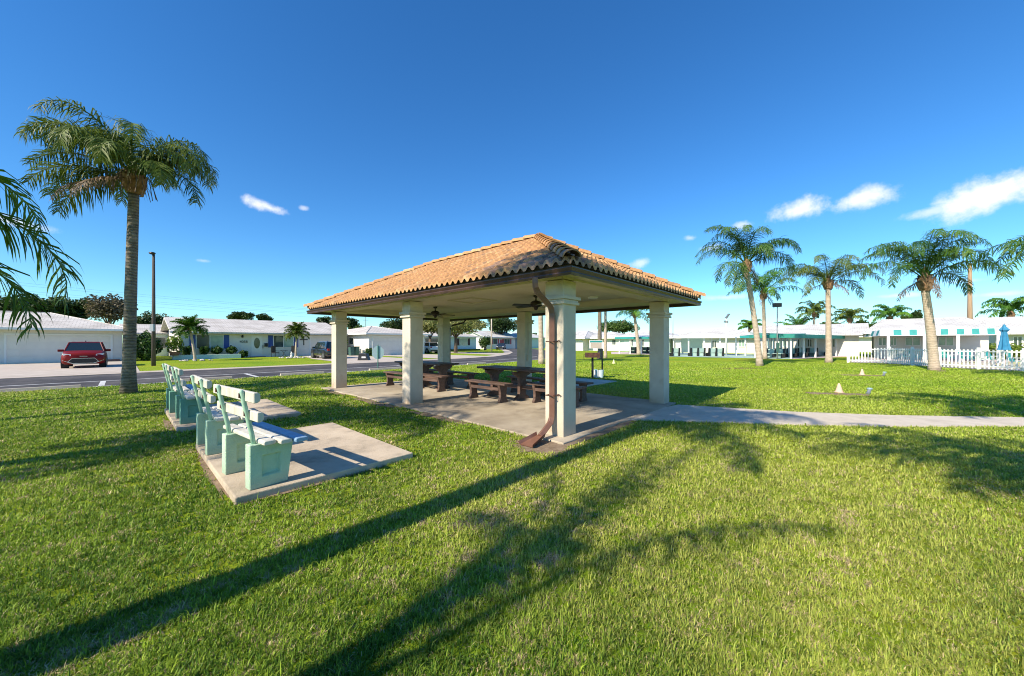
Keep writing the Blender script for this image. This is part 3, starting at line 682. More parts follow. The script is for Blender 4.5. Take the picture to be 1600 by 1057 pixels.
palm('queen palm off the right edge, only its left fronds in view',(27.2,-7.3),4.3,.2,(0,0),[(180,25,4.2,1.9),(190,40,4.2,2.2),(170,50,3.8,2.3),(200,15,3.8,1.8),(150,45,3.6,2.2),(0,40,3.6,2.2),(90,50,3.5,2.3),(270,50,3.6,2.3),(45,40,3.5,2.2)],seed=39,mt='ptrunkl',group=Q,mf='frond')
palm('slim dark trunked palm behind the barbecue, left of its twin',g(937,561.5),6.2,.21,(0,0),None,15,3.2,seed=41,mt='ptrunk',group=Q,detail=.7)
palm('slim pale trunked palm behind the barbecue, right of its twin',g(946,560),6.0,.16,(0,0),None,15,3.2,seed=43,mt='ptrunkl',group=Q,detail=.7)
palm('curved trunk palm left of the right rear column, by the white post shelter',g(998,554.5),5.0,.23,(-.9*S*.6,.9*C*.6),None,17,3.4,seed=45,mt='ptrunkl',mf='frondf',group=Q,detail=.8,boot=.5,bootr=1.1)
palm('palm with pale trunk beyond the pavilion, between corner and middle columns',g(846,569),6.3,.21,(-.1,.1),None,15,3.3,seed=47,mt='ptrunkl',group=Q,detail=.7)
def atpx(px,d): return W((px-800)/F*d,d)
for (px,cy,d,L,lab,sd,mf) in ((1272,487,66,4.2,'far palm showing left of the straight thick trunk, over the roof','q1','frondy'),(1327,495,66,4.0,'far palm over the white roof just right of the straight thick trunk','q2','frondy'),(1391,492,60,4.0,'far palm over the pool building roof, left of the broad palm','q3','frondf'),(1580,484,50,4.2,'palm behind the blue umbrella at the right edge','q4','frondf'),(1172,508,75,3.2,'small far palm behind the leaning trunk','q5','frondf')):
    z=H+(HZ-cy)*d/F
    palm(lab,atpx(px,d),z-1.0,.22,(0,0),None,18,L*.84,seed=sum(map(ord,sd)),mt='ptrunkl',mf=mf,group='far palms over the roofs',detail=.6,boot=.8,lw=1.9)
palm('bushy low palm showing over the long white roof',atpx(1247,70),3.6,.25,(0,0),None,16,4.0,seed=71,mt='ptrunk',mf='frondf',group='far palms over the roofs',detail=.5,droop=(1.2,1.8),lw=2.)
# small date palms in front of the blue-shuttered house
def datepalm(label,base,h,lean,L,seed,mf='frond'):
    random.seed(seed); lst=[]
    for k in range(34):
        q=k/34; lst.append((k*137.5+random.uniform(-10,10),82-105*q,L*random.uniform(.9,1.1),random.uniform(1.0,1.6)))
    return palm(label,base,h,.11,lean,lst,mt='ptrunkl',mf=mf,boot=.25,detail=.65,leaf=.26,hang=.2,seed=seed,name='date_palm',dead=False,group='small date palms in the front garden',bootr=1.2)
datepalm('small date palm with curved pale trunk before the wide window of the blue-shuttered house',g(305,564.3),2.75,(-.32,.22),1.35,51)
datepalm('small yellowish date palm by the patio chairs of the blue-shuttered house',g(462,558.8),2.65,(.1,0),1.3,53,'frondy')
# ---------------------------------------------------------------- broadleaf trees
def tree(label,base,h,rx,rz,seed,mf='leafm',n=5000,leaf=.3,trunk=.2,lobes=14,name='tree',group=None,flat=1.,ry=None):
    r=np.random.default_rng(seed); random.seed(seed)
    t=thing(name,label,'tree',(base[0],base[1],0),0,group); ry=ry or rx
    b=MB(); b.tube([(0,0,-.1),(.05,.03,h*.35),(-.05,0,h*.75)],[trunk*1.3,trunk,trunk*.6],9)
    lc=[]
    for k in range(lobes):
        a=k*2.4+random.uniform(-.4,.4); q=math.sqrt((k+.5)/lobes); 
        c=Vector((rx*.72*q*math.cos(a),ry*.72*q*math.sin(a),h+rz*(random.uniform(-.45,.6)*(1-.4*q))))
        lc.append((c,random.uniform(.28,.5)))
        if k%2==0: b.tube([(-.03,0,h*.55),tuple(c*.5+Vector((0,0,h*.32))),tuple(c)],[trunk*.4,trunk*.25,trunk*.1],5)
    b.build('trunk',M['bark'],t,smooth=True)
    vs=[];fs=[]; per=n//lobes; o=0
    for c,sz in lc:
        d=r.normal(size=(per,3)); d/=np.linalg.norm(d,axis=1)[:,None]; rad=(r.random(per)**.4)
        P=np.array(c)+d*rad[:,None]*np.array([rx*sz,ry*sz,rz*sz*1.25])
        nn=r.normal(size=(per,3))+d*.8+np.array([0,0,.5]); nn/=np.linalg.norm(nn,axis=1)[:,None]
        a=np.cross(nn,r.normal(size=(per,3))); a/=np.linalg.norm(a,axis=1)[:,None]; bb=np.cross(nn,a)
        l=leaf*r.uniform(.6,1.3,per)[:,None]
        q=np.stack([P-a*l*.5,P+bb*l*.28,P+a*l*.5,P-bb*l*.28],1).reshape(-1,3)
        vs.append(q)
    V=np.concatenate(vs); nf=len(V)//4
    me=bpy.data.meshes.new('crown'); me.vertices.add(len(V)); me.vertices.foreach_set('co',V.astype(np.float32).ravel())
    me.loops.add(nf*4); me.loops.foreach_set('vertex_index',np.arange(nf*4,dtype=np.int32)); me.polygons.add(nf); me.polygons.foreach_set('loop_start',np.arange(0,nf*4,4,dtype=np.int32)); me.update(); me.validate()
    me.materials.append(M[mf]); ob=bpy.data.objects.new('crown',me); COL.objects.link(ob); ob.parent=t
    return t
TG='trees behind the houses'
def treepx(label,px,d,ytop,wpx,mf,seed,n=4500,rzf=.5,leaf=.35,ybot=None,group=TG,name='tree'):
    zt_=H+(HZ-ytop)*d/F; k=(px-800)/F; rx=wpx/2*d/F/math.sqrt(1+k*k); 
    zb=H+(HZ-ybot)*d/F if ybot else max(1.5,zt_-2*rx*rzf)
    h=(zt_+zb)/2; rz=(zt_-zb)/2
    return tree(label,atpx(px,d),h,rx,rz,seed,mf,n,leaf,.25,group=group,name=name)
treepx('dark evergreen tree behind the left garage at the picture edge',10,44,450,120,'leafd',101,7000,ybot=505)
treepx('dark evergreen tree behind the left garage, second from the picture edge',70,46,458,110,'leafd',102,6500,ybot=505)
treepx('dark evergreen tree behind the left garage, beside the brownish tree',122,48,462,80,'leafd',103,5000,ybot=508)
treepx('loose brownish leaved tree behind the left garage, beside the tall palm trunk',172,46,457,84,'leafp',104,3600,ybot=508)
treepx('low dark tree between the left garage and the blue-shuttered house',238,60,486,70,'leafd',105,4500,ybot=525)
treepx('flat topped dark tree over the ridge of the blue-shuttered house',376,75,485,46,'leafd',106,3500,ybot=505,name='pine_tree')
treepx('smaller dark tree over the ridge, right of the flat topped one',412,78,490,28,'leafd',107,2200,ybot=506,name='pine_tree')
treepx('dark tree behind the house, showing left of the far left column',507,70,494,30,'leafd',108,2500,ybot=515)
treepx('dark green tree just right of the far left column',548,72,494,26,'leafd',109,2500,ybot=520)
treepx('olive green tree peeping over the white hip roof',562,72,508,22,'leafm',110,2000,ybot=522)
treepx('dark pine behind the white hip roof, seen left of the middle column',618,72,493,56,'leafd',111,4500,ybot=525,name='pine_tree')
treepx('yellow flowering tree in front of the house with black shutters',712,56,490,104,'leafy',112,9500,ybot=528,leaf=.32,name='flowering_tree')
treepx('yellow flowering tree right of the middle column, over the white car',672,58,494,50,'leafy',113,4500,ybot=532,leaf=.32,name='flowering_tree')
treepx('dense dark green round tree beyond the navy car',783,92,493,50,'leafd',114,6000,ybot=524,leaf=.5)
treepx('pale shrubby tree by the street corner, left of the navy car',758,76,524,22,'leafm',115,1600,ybot=547)
treepx('round olive tree behind the far white houses, between corner and right columns',965,88,496,72,'leafm',116,6000,ybot=528,leaf=.45)
treepx('dark tree over the long white roof, right of the lamp pole',1300,78,502,50,'leafm',118,3000,ybot=516)
treepx('low rounded tree over the roof near the striped awning',1352,66,500,52,'leafm',119,3500,ybot=520)
treepx('slim dark conifer over the pool building roof',1432,72,482,22,'leafd',120,2600,ybot=512,name='conifer')
treepx('sparse small conifer beside the slim dark one',1415,74,488,18,'leafm',121,900,ybot=512,name='conifer')
treepx('small dark tuft of tree top left of the tan utility pole',1507,90,501,14,'leafd',122,700,ybot=511)
treepx('tiny yellow green tree top over the far court roof',1118,95,513,8,'hedgey',123,300,ybot=520)
treepx('dark tree top seen between rear columns over far roof',835,110,519,10,'leafd',124,400,ybot=526)
# distant tree belt
def belt(label,px0,px1,d,zt0,seed,mf):
    r=np.random.default_rng(seed); n=6000; px=r.uniform(px0,px1,n); dd=d+r.uniform(-3,3,n)
    zz=r.random(n)**.8*(zt0*(.75+.25*np.sin(px*.05)+.15*np.sin(px*.13+1)))
    xs=(px-800)/F*dd; X=S*xs+C*dd; Y=-C*xs+S*dd; P=np.stack([X,Y,zz],1)
    nn=r.normal(size=(n,3)); nn/=np.linalg.norm(nn,axis=1)[:,None]; a=np.cross(nn,r.normal(size=(n,3))); a/=np.linalg.norm(a,axis=1)[:,None]; bb=np.cross(nn,a)
    V=np.stack([P-a*.6,P+bb*.4,P+a*.6,P-bb*.4],1).reshape(-1,3)
    me=bpy.data.meshes.new('distant_tree_belt'); me.from_pydata(V.tolist(),[],[tuple(range(i,i+4)) for i in range(0,len(V),4)]); me.materials.append(M[mf])
    o=bpy.data.objects.new('distant_tree_belt',me); COL.objects.link(o); tag(o,label,'tree belt',kind='stuff')
belt('low distant belt of dark trees closing the view beyond the far houses',480,1120,135,3.6,5,'leafd')
# ---------------------------------------------------------------- houses
def window(par,x0,x1,z0,z1,y=0,glass='glassd',split=True,shut=None,glass2=None,sw=.42):
    f=MB(); t=.06
    f.box(x0-t,x1+t,y-.07,y+.02,z1,z1+t); f.box(x0-t,x1+t,y-.09,y+.02,z0-t,z0); f.box(x0-t,x0,y-.07,y+.02,z0,z1); f.box(x1,x1+t,y-.07,y+.02,z0,z1)
    xm=(x0+x1)/2
    if split: f.box(xm-.035,xm+.035,y-.06,y+.02,z0,z1)
    w=f.build('window',M['trim'],par)
    if split: MB().box(x0,xm-.035,y-.025,y+.01,z0,z1).build('pane',M[glass],w); MB().box(xm+.035,x1,y-.025,y+.01,z0,z1).build('pane',M[glass2 or glass],w)
    else: MB().box(x0,x1,y-.025,y+.01,z0,z1).build('pane',M[glass],w)
    if shut:
        for a in (x0-t-sw-.02,x1+t+.02):
            sbm=MB().box(a,a+sw,y-.05,y-.002,z0-.05,z1+.05); k=int((z1-z0)/.12)
            for i in range(k): sbm.box(a+.05,a+sw-.05,y-.058,y-.051,z0+i*.12,z0+i*.12+.06)
            sbm.build('shutter',M[shut],par)
    return w
def garage_door(par,x0,x1,z1,y=0):
    fr=MB(); fr.box(x0-.12,x0,y-.05,y+.02,0,z1+.12); fr.box(x1,x1+.12,y-.05,y+.02,0,z1+.12); fr.box(x0,x1,y-.05,y+.02,z1,z1+.12); fr.build('door_frame',M['trim'],par)
    d=MB(); n=4; m=max(4,int((x1-x0)/.62))
    for i in range(n):
        a=i*z1/n
        d.box(x0,x1,y-.02,y+.01,a+.008,a+z1/n-.008)
        for j in range(m):
            xa=x0+(j+.12)*(x1-x0)/m; xb=x0+(j+.88)*(x1-x0)/m; d.box(xa,xb,y-.032,y-.021,a+.09,a+z1/n-.09)
    return d.build('garage_door',M['gdoor'],par)
def house(label,loc,rz,Wd,Dp,eave,ridge,kind='hip',over=.75,wall='wallw',roof='roofw',hiprun=None,group=None,name='house'):
    t=thing(name,label,'house',(loc[0],loc[1],0),rz,group)
    wl=MB().box(0,Wd,0,Dp,-.1,eave)
    if kind=='gable': wl.add([(0,0,eave),(Wd,0,eave),(Wd,Dp,eave),(0,Dp,eave),(0,Dp/2,ridge-.12),(Wd,Dp/2,ridge-.12)],[(0,3,4),(1,5,2),(0,4,5,1),(3,2,5,4)])
    wl.build('wall',M[wall],t)
    o=over; x0,x1,y0,y1=-o,Wd+o,-o,Dp+o; ym=(y0+y1)/2; r=MB(); th=.14
    hr=hiprun if hiprun is not None else (y1-y0)/2
    if kind=='gable': A,B=(x0,ym),(x1,ym)
    else: A,B=(x0+hr,ym),(x1-hr,ym)
    if A[0]>B[0]: A=B=((x0+x1)/2,ym)
    zt_=ridge; lo=[(x0,y0),(x1,y0),(x1,y1),(x0,y1)]
    vs=[(x,y,eave) for x,y in lo]+[(x,y,eave+th) for x,y in lo]+[(A[0],ym,zt_),(B[0],ym,zt_)]
    fs=[(3,2,1,0),(0,1,5,4),(1,2,6,5),(2,3,7,6),(3,0,4,7),(4,5,9,8),(6,7,8,9),(5,6,9),(7,4,8)]
    if kind=='gable':
        # open sloping slab: underside follows the slope
        vs=[]; 
        for x in (x0,x1):
            vs+=[(x,y0,eave-.02),(x,y0,eave+th),(x,ym,zt_),(x,y1,eave+th),(x,y1,eave-.02),(x,ym,zt_-.18)]
        fs=[(1,7,8,2),(2,8,9,3),(0,6,7,1),(3,9,10,4),(4,10,11,5),(5,11,6,0),(0,1,2,5),(2,3,4,5),(6,11,8,7),(8,11,10,9)]
    ro=r.add(vs,fs).build('roof',M[roof],t)
    fm=MB()
    if kind=='hip':
        fm.add(*ring(x0,x1,y0,y1,[(.002,eave-.03),(.025,eave-.03),(.025,eave+th-.02),(.002,eave+th-.02)])); fm.build('fascia',M['trim'],t)
        cp=MB()
        for c,a in (((x0,y0),A),((x1,y0),B),((x1,y1),B),((x0,y1),A)): cp.tube([(c[0],c[1],eave+th),(a[0],a[1],zt_)],.06,5)
        if A!=B: cp.tube([(A[0],ym,zt_),(B[0],ym,zt_)],.06,5)
        cp.build('ridge_cap',M[roof],ro)
    return t
# house 1: garage at the left
h1=house('white garage wing with wide garage door and grey white hip roof, behind the red car',(-16,46.5),0,16.04,11.5,2.62,4.25,'hip',.85,hiprun=5.2)
garage_door(h1,onY(10.4,46.5)+16,onY(173,46.5)+16,2.2)
MB().box(14.9,15.9,-.45,-.05,0,.18).build('planter_edge',M['pot'],h1)
# small link house behind (pale mint)
hl=house('pale mint house set back between the garage wing and the blue-shuttered house',(.3,60),0,3.5,9,2.6,3.9,'gable',.5,'wallm')
window(hl,.3,1.25,1.3,2.2,shut=None,glass='glassd',split=False); window(hl,2.3,3.3,.95,2.2,glass='glassd',split=False)
# house 2: blue shutters
h2=house('long white house with bright blue shutters and oval glass front door',(3.85,48),0,15.3,13.5,2.55,4.42,'gable',.7)
def x2(px): return onY(px,48)-3.85
def z2(px,py): X=onY(px,48); return wz(X,48,py)
window(h2,x2(307),x2(348),z2(325,544.2),z2(325,524.2),shut='shutb',glass='glassd',glass2='glassl',sw=.45)
window(h2,x2(427.5),x2(458),z2(440,542.5),z2(440,525.3),shut='shutb',glass='glassd',glass2='glassl',sw=.45)
garage_door(h2,x2(485),14.9,2.3)
dr=MB().box(x2(392.5),x2(410),-.05,.0,.02,2.42).build('front_door',M['door'],h2)
xm=(x2(392.5)+x2(410))/2
MB().add([(xm+.28*math.cos(a),-.06-.001,1.55+.6*math.sin(a)) for a in [k*math.pi/12 for k in range(24)]],[tuple(range(24))]).build('door_glass',M['glassd'],dr)
MB().box(xm+.52,xm+.57,-.11,-.05,.95,1.35).build('door_handle',M['black'],dr)
MB().box(x2(392)-.1,x2(411)+.1,-.7,-.01,0,.07).build('doormat',M['fan'],h2)
MB().box(x2(413),x2(418),-.12,0,z2(415,542),z2(415,536.5)).build('mailbox',M['black'],h2)
MB().lathe([(.05,0),(.1,.05),(.1,.2),(.04,.28)],8,x2(378.5),-.12,z2(378,528)).build('wall_lamp',M['black'],h2)
cr=MB(); cx=x2(474.5); cz=z2(474,532.5)
cr.box(cx-.05,cx+.05,-.05,-.01,cz-.5,cz+.5); cr.box(cx-.38,cx+.38,-.051,-.012,cz+.06,cz+.16)
for (a,b_) in ((0,.5),(0,-.5),(.38,.11),(-.38,.11)): cr.lathe([(.02,-.06),(.08,0),(.02,.06)],6,cx+a,-.04,cz+b_)
cr.build('wall_cross',M['fan'],h2)
tx=bpy.data.curves.new('house_number','FONT'); tx.body='4058'; tx.size=.36; tx.extrude=.01
to=bpy.data.objects.new('house_number',tx); COL.objects.link(to); dg=bpy.context.evaluated_depsgraph_get()
me=bpy.data.meshes.new_from_object(to.evaluated_get(dg)); bpy.data.objects.remove(to); me.materials.append(M['fan'])
no=bpy.data.objects.new('house_number',me); COL.objects.link(no); no.parent=h2; no.location=(x2(374.3),-.02,z2(378,536)); no.rotation_euler.x=math.pi/2
# side windows of house 2
for y in (1.5,4.6): 
    f=MB().box(-.05,0,y,y+1.3,1.0,2.1); w=f.build('side_window',M['trim'],h2); MB().box(-.06,-.045,y+.1,y+1.2,1.08,2.02).build('pane',M['glassl'],w)
# planter in front
pl=MB(); px0,px1=3.3,onY(376,46.6)
pl.box(px0,px1,46.4,46.6,-.02,.42); pl.box(px0,px0+.2,46.6,47.9,-.02,.42); pl.box(px1-.2,px1,46.6,47.9,-.02,.42)
tag(pl.build('planter_wall',M['wallm'],bevel=.02),'low pale mint planter wall below the wide window of the blue-shuttered house','planter')
def bush(label,x,y,z,r,n,mf,seed,name='shrub',pot=False,rz=None,group=None,leaf=.12):
    rr=np.random.default_rng(seed); rz=rz or r
    d=rr.normal(size=(n,3)); d/=np.linalg.norm(d,axis=1)[:,None]; P=d*(rr.random(n)**.35)[:,None]*np.array([r,r,rz])*(1+.18*np.sin(d[:,:1]*7+seed)); P[:,2]+=z+rz
    nn=rr.normal(size=(n,3))+d; nn/=np.linalg.norm(nn,axis=1)[:,None]; a=np.cross(nn,rr.normal(size=(n,3))); a/=np.linalg.norm(a,axis=1)[:,None]; bb=np.cross(nn,a); l=leaf
    V=np.stack([P-a*l,P+bb*l*.5,P+a*l,P-bb*l*.5],1).reshape(-1,3)
    t=thing(name,label,'shrub',(x,y,0),0,group)
    me=bpy.data.meshes.new('foliage'); me.from_pydata(V.tolist(),[],[tuple(range(i,i+4)) for i in range(0,len(V),4)]); me.materials.append(M[mf]); o=bpy.data.objects.new('foliage',me); COL.objects.link(o); o.parent=t
    if pot: MB().lathe([(r*.4,0),(r*.55,.35)],10,0,0,max(0,z-.3)).build('pot',M['pot'],t)
    else: MB().tube([(0,0,-.02),(0,0,z+rz)],.04,5).build('stem',M['bark'],t)
    return t
for i,(px,l) in enumerate(((292,'round dark planter shrub under the left blue shutter'),(319.5,'round reddish planter shrub under the middle of the wide window'),(338.5,'round dark planter shrub under the right half of the wide window'),(362,'round dark planter shrub right of the wide window'))):
    bush(l,onY(px,47.3),47.3,.42,.42,500,'hedge',200+i,group='round shrubs in the planter')
bush('dark shrub at the right end of the planter, near the front door',onY(380,46.9),46.9,.0,.4,400,'hedge',210)
bush('pale spiky potted plant at the left corner of the blue-shuttered house',onY(273,46.3),46.3,.7,.75,700,'hedgey',212,pot=True)
bush('tall clipped dark hedge beside the left garage wing',onY(224,46.0),46.0,0,1.1,2600,'hedge',214,rz=1.25)
for (px,l) in ((291,'white'),(321,'grey')): pass
rk=MB()
for k in range(26):
    a=random.uniform(0,6.28); q=random.uniform(.3,.75); x,y=g(305,564.3); s_=random.uniform(.07,.16)
    rk.lathe([(s_*.5,0),(s_,s_*.5),(s_*.4,s_)],6,x+q*1.6*math.cos(a),y+q*math.sin(a),0)
tag(rk.build('rock_edging',M['stain']),'ring of small pale rocks round the curved date palm','rocks')
rk=MB()
for k in range(40):
    a=random.uniform(0,6.28); q=random.uniform(.6,1.1); x,y=g(472,559.5); s_=random.uniform(.08,.18)
    rk.lathe([(s_*.5,0),(s_,s_*.5),(s_*.4,s_)],6,x+q*2.0*math.cos(a),y+q*1.2*math.sin(a),0)
tag(rk.build('rock_edging',M['stain']),'ring of small rocks round the yellowish date palm near the black car','rocks')
# patio set
def patio_chair(x,y,rz,label):
    t=thing('patio_chair',label,'chair',(x,y,0),rz,'patio chairs by the front door')
    MB().box(-.28,.28,-.28,.26,.42,.50).build('seat',M['black'],t,bevel=.02); MB().box(-.28,.28,.22,.30,.50,1.25).build('backrest',M['black'],t,bevel=.03)
    for sx in (-.25,.25):
        for sy in (-.25,.25): MB().tube([(sx,sy,0),(sx,sy,.42)],.02,5).build('leg',M['black'],t)
        MB().tube([(sx,-.25,.42),(sx,-.25,.68),(sx,.25,.68)],.02,5).build('armrest',M['black'],t)
patio_chair(onY(430,46.8),46.8,.5,'black patio chair left of the small round patio table'); patio_chair(onY(458,46.8),46.8,-.6,'black patio chair behind the yellowish date palm')
t=thing('patio_table','small black round patio table between two patio chairs','table',(onY(443.5,46.6),46.6,0))
MB().lathe([(.4,0),(.42,.02),(.4,.04)],20,0,0,.72).build('table_top',M['black'],t)
for a in (0,2.1,4.2): MB().tube([(.3*math.cos(a),.3*math.sin(a),0),(0,0,.4),(.25*math.cos(a+.3),.25*math.sin(a+.3),.72)],.02,5).build('leg',M['black'],t)
MB().lathe([(.05,0),(.12,.1),(.08,.3),(.1,.32)],10).build('x',M['pot']) if False else None
o=MB().lathe([(.12,0),(.16,.1),(.10,.25),(.07,.35),(.10,.45),(.06,.6),(.02,.66)],10).build('garden_statue',M['trim'],smooth=True); o.location=(*g(455.5,559.8),0); tag(o,'small white garden statue beside the yellowish date palm','statue')
# house 3
h3=house('white house with double garage and hip roof, seen between the two left columns',(20.6,43),0,7.9,15,2.62,3.95,'hip',.65)
garage_door(h3,onY(583,43)-20.6,7.2,2.3)
window(h3,-1,-.5,1,1.2,split=False) if False else None
f=MB().box(-.05,0,4.2,5.6,1.35,2.25); w=f.build('side_window',M['trim'],h3); MB().box(-.06,-.045,4.3,5.5,1.42,2.18).build('pane',M['glassd'],w)
# houses 4, 5
h4=house('pale house with black shuttered window behind the yellow tree',(34,54),0,13.7,9,2.6,4.0,'hip',.6,'wallb')
window(h4,onY(718,54)-34,onY(730,54)-34,1.1,2.3,shut='shutk',glass='glassl',split=False,sw=.6)
MB().box(2.0,5.2,-.03,.0,0,2.3).build('carport_shade_panel',M['glassd'],h4)  # flat dark panel stands in for the shade inside the open carport
ph=MB().box(35,47.9,53.0,53.6,0,.35); tag(ph.build('low_hedge',M['hedge']),'low dark hedge along the foot of the house with black shutters','hedge')
h5=house('white house with red shutters behind the navy car',(58,62.5),0,10.5,9,2.7,4.5,'gable',.7,'wallw','roofb')
window(h5,2.6,4.0,1.2,2.4,shut='shutr',glass='glassd',split=False,sw=.5); window(h5,6.4,8.4,1.2,2.4,shut='shutr',glass='glassd',split=True,sw=.5)
MB().box(4.9,5.8,-.04,0,0,2.3).build('front_door',M['shutr'],h5)
h5b=house('pale blue gable wing at the right of the red-shuttered house',(69.2,60.5),0,9,9,2.7,4.6,'hip',.6,'wallb','roofb')
h6=house('distant white house seen between the rear middle column and the corner column',(70,52),math.radians(-90),14,9,2.7,4.2,'hip',.6,'wallw','roofb')
for k,(a,b_) in enumerate(((1.5,2.8),(5,7),(9.5,11))): window(h6,a,b_,1.1,2.1,split=False)
# the sunlit row on the right, facing the lawn
RZ=math.radians(-90)
def rowhouse(label,px0,px1,X,eave,ridge,wall='wallw',wins=(),kind='hip',depth=9,roof='roofb',over=.9,hiprun=None):
    ya,yb=onX(px0,X),onX(px1,X); Wd=ya-yb
    t=house(label,(X,ya),RZ,Wd,depth,eave,ridge,kind,over,wall,roof,hiprun,group='white houses facing the lawn')
    for (a,b_,z0,z1,gl) in wins: window(t,ya-onX(a,X),ya-onX(b_,X),z0,z1,glass=gl,split=True)
    return t
rowhouse('pale mint house with two dark windows behind the notice board',912,967,62,2.35,3.7,'wallw',[(925.5,932,1.2,2.1,'glassd'),(957,962,1.2,2.1,'glassd')])
rowhouse('white end wall wing at the left of the far row, next to the corner column',893,911,60,2.3,3.9,'wallw',depth=8)
rowhouse('teal tinted house with dark shutters behind the white post shelter',969,1046,62,2.45,3.85,'wallm',[(985,989,1.0,2.1,'glassd'),(1001,1006,1.0,2.1,'glassd'),(1020,1026,1.0,2.1,'glassd')])
rowhouse('long white house behind the row of court benches',1052,1181,62,2.3,3.9,'wallw',[(1064,1070,.9,1.9,'glassl'),(1113,1119,.9,1.9,'glassd'),(1155,1163,1.,2.,'glassl')])
rowhouse('long white roofed house with pale green windows behind the teal shelter',1182,1342,58,2.45,4.0,'wallw',[(1199,1207,1.1,2.0,'glassl'),(1217,1229,1.1,2.0,'glassl'),(1247,1252,1.1,2.0,'glassd'),(1262,1268,1.1,2.0,'glassd'),(1298,1304,1.1,2.0,'glassd')],kind='gable')
house('distant white house seen in the gap left of the striped awning',(84,12),RZ,22,9,2.5,4.0,'hip',.8,'wallw','roofb')
pb_=rowhouse('white pool building with pale green windows behind the striped awning',1368,1545,54,2.55,4.15,'wallw',[(1373,1384,1.35,2.1,'glassl'),(1392,1400,1.35,2.1,'glassl'),(1415,1437,1.35,2.1,'glassl'),(1467,1489,1.35,2.1,'glassl')],kind='hip',hiprun=1.6)
rowhouse('white house with dark windows at the right edge, behind the blue umbrella',1556,1720,66,2.5,4.6,'wallw',[(1560,1566,1.4,2.2,'glassd'),(1584,1596,1.2,2.2,'glassd')],kind='gable')
# striped awning: runs in front of the pool building and turns back along its left end
aw=thing('striped_awning','white and teal striped awning along the pool building','awning',(0,0,0))
def awn(p0,p1,cuts,dz=.56,zb=2.22,nrm=(-1,0)):
    """white sloping valance with proud teal squares; cuts = list of (start, end) of the teal squares"""
    L_=math.dist(p0,p1); ux,uy=(p1[0]-p0[0])/L_,(p1[1]-p0[1])/L_
    def pan(a,b_,za,zb_,off,name,m):
        q=[]
        for s_ in (a,b_):
            x,y=p0[0]+ux*s_,p0[1]+uy*s_
            for (z,o) in ((za,off),(zb_,off),(zb_,off-.03),(za,off-.03)):
                k=off+.0-(z-zb)*.28; k=k if o==off else k-.03
                q.append((x+nrm[0]*k,y+nrm[1]*k,z))
        MB().add(q,[(0,4,5,1),(1,5,6,2),(2,6,7,3),(3,7,4,0),(0,1,2,3),(7,6,5,4)]).build(name,M[m],aw)
    pan(0,L_,zb,zb+dz,0,'valance','whitec')
    for a,b_ in cuts: pan(a,b_,zb+.05,zb+dz-.02,.006,'teal_square','tealc')
XA=47.; y0_=onX(1375,XA)
edges=[1375,1396,1409,1421,1433,1446,1458,1470,1482,1495,1507,1519,1531,1543,1555,1568]
Ys=[onX(p,XA) for p in edges]
awn((XA,Ys[0]),(XA,Ys[-1]),[(Ys[0]-Ys[i],Ys[0]-Ys[i+1]) for i in range(1,len(Ys)-1,2)])
awn((58,Ys[0]+.9),(XA,Ys[0]),[(1.9,3.6),(5.3,6.8),(8.6,9.7)],nrm=(0,1))
MB().add([(XA+.18,Ys[-1]+.05,2.74),(XA+.18,Ys[0]-.2,2.74),(58,Ys[0]+.7,2.74),(58,Ys[-1]+.05,2.74),(XA+.18,Ys[-1]+.05,2.71),(XA+.18,Ys[0]-.2,2.71),(58,Ys[0]+.7,2.71),(58,Ys[-1]+.05,2.71)],[(0,1,2,3),(7,6,5,4),(0,4,5,1),(1,5,6,2),(2,6,7,3),(3,7,4,0)]).build('awning_top',M['whitec'],aw)
for p in (1388,1444.5,1497,1560):
    y=onX(p,46.9); MB().box(46.85,47.0,y-.09,y+.09,0,2.3).build('post',M['trim'],aw)
MB().box(XA+.3,53.8,Ys[-1],Ys[0]-.2,2.24,2.28).build('awning_ceiling',M['whitec'],aw)
# teal shelter
def shelter(label,p0,p1,depth,z0,z1,nposts,fascia,name='shelter',roofm='teal',group=None):
    L_=math.dist(p0,p1); rz=math.atan2(p1[1]-p0[1],p1[0]-p0[0]); t=thing(name,label,'shelter',(p0[0],p0[1],0),rz,group)
    MB().add([(-.4,-.4,z1),(L_+.4,-.4,z1),(L_+.4,depth+.4,z1+.25),(-.4,depth+.4,z1+.25),(-.4,-.4,z1-.08),(L_+.4,-.4,z1-.08),(L_+.4,depth+.4,z1+.17),(-.4,depth+.4,z1+.17)],[(0,1,2,3),(7,6,5,4),(0,4,5,1),(1,5,6,2),(2,6,7,3),(3,7,4,0)]).build('roof',M[roofm],t)
    MB().box(-.42,L_+.42,-.46,-.41,z0,z1+.02).build('fascia',M[fascia],t)
    MB().box(-.47,-.425,-.45,depth+.4,z0+.03,z1).build('fascia',M[fascia],t)
    for i in range(nposts):
        for y in (0,depth): MB().box(i*L_/(nposts-1)-.07,i*L_/(nposts-1)+.07,y-.07,y+.07,0,z1+(.2 if y else -.08)).build('post',M['trim'],t)
    return t,L_
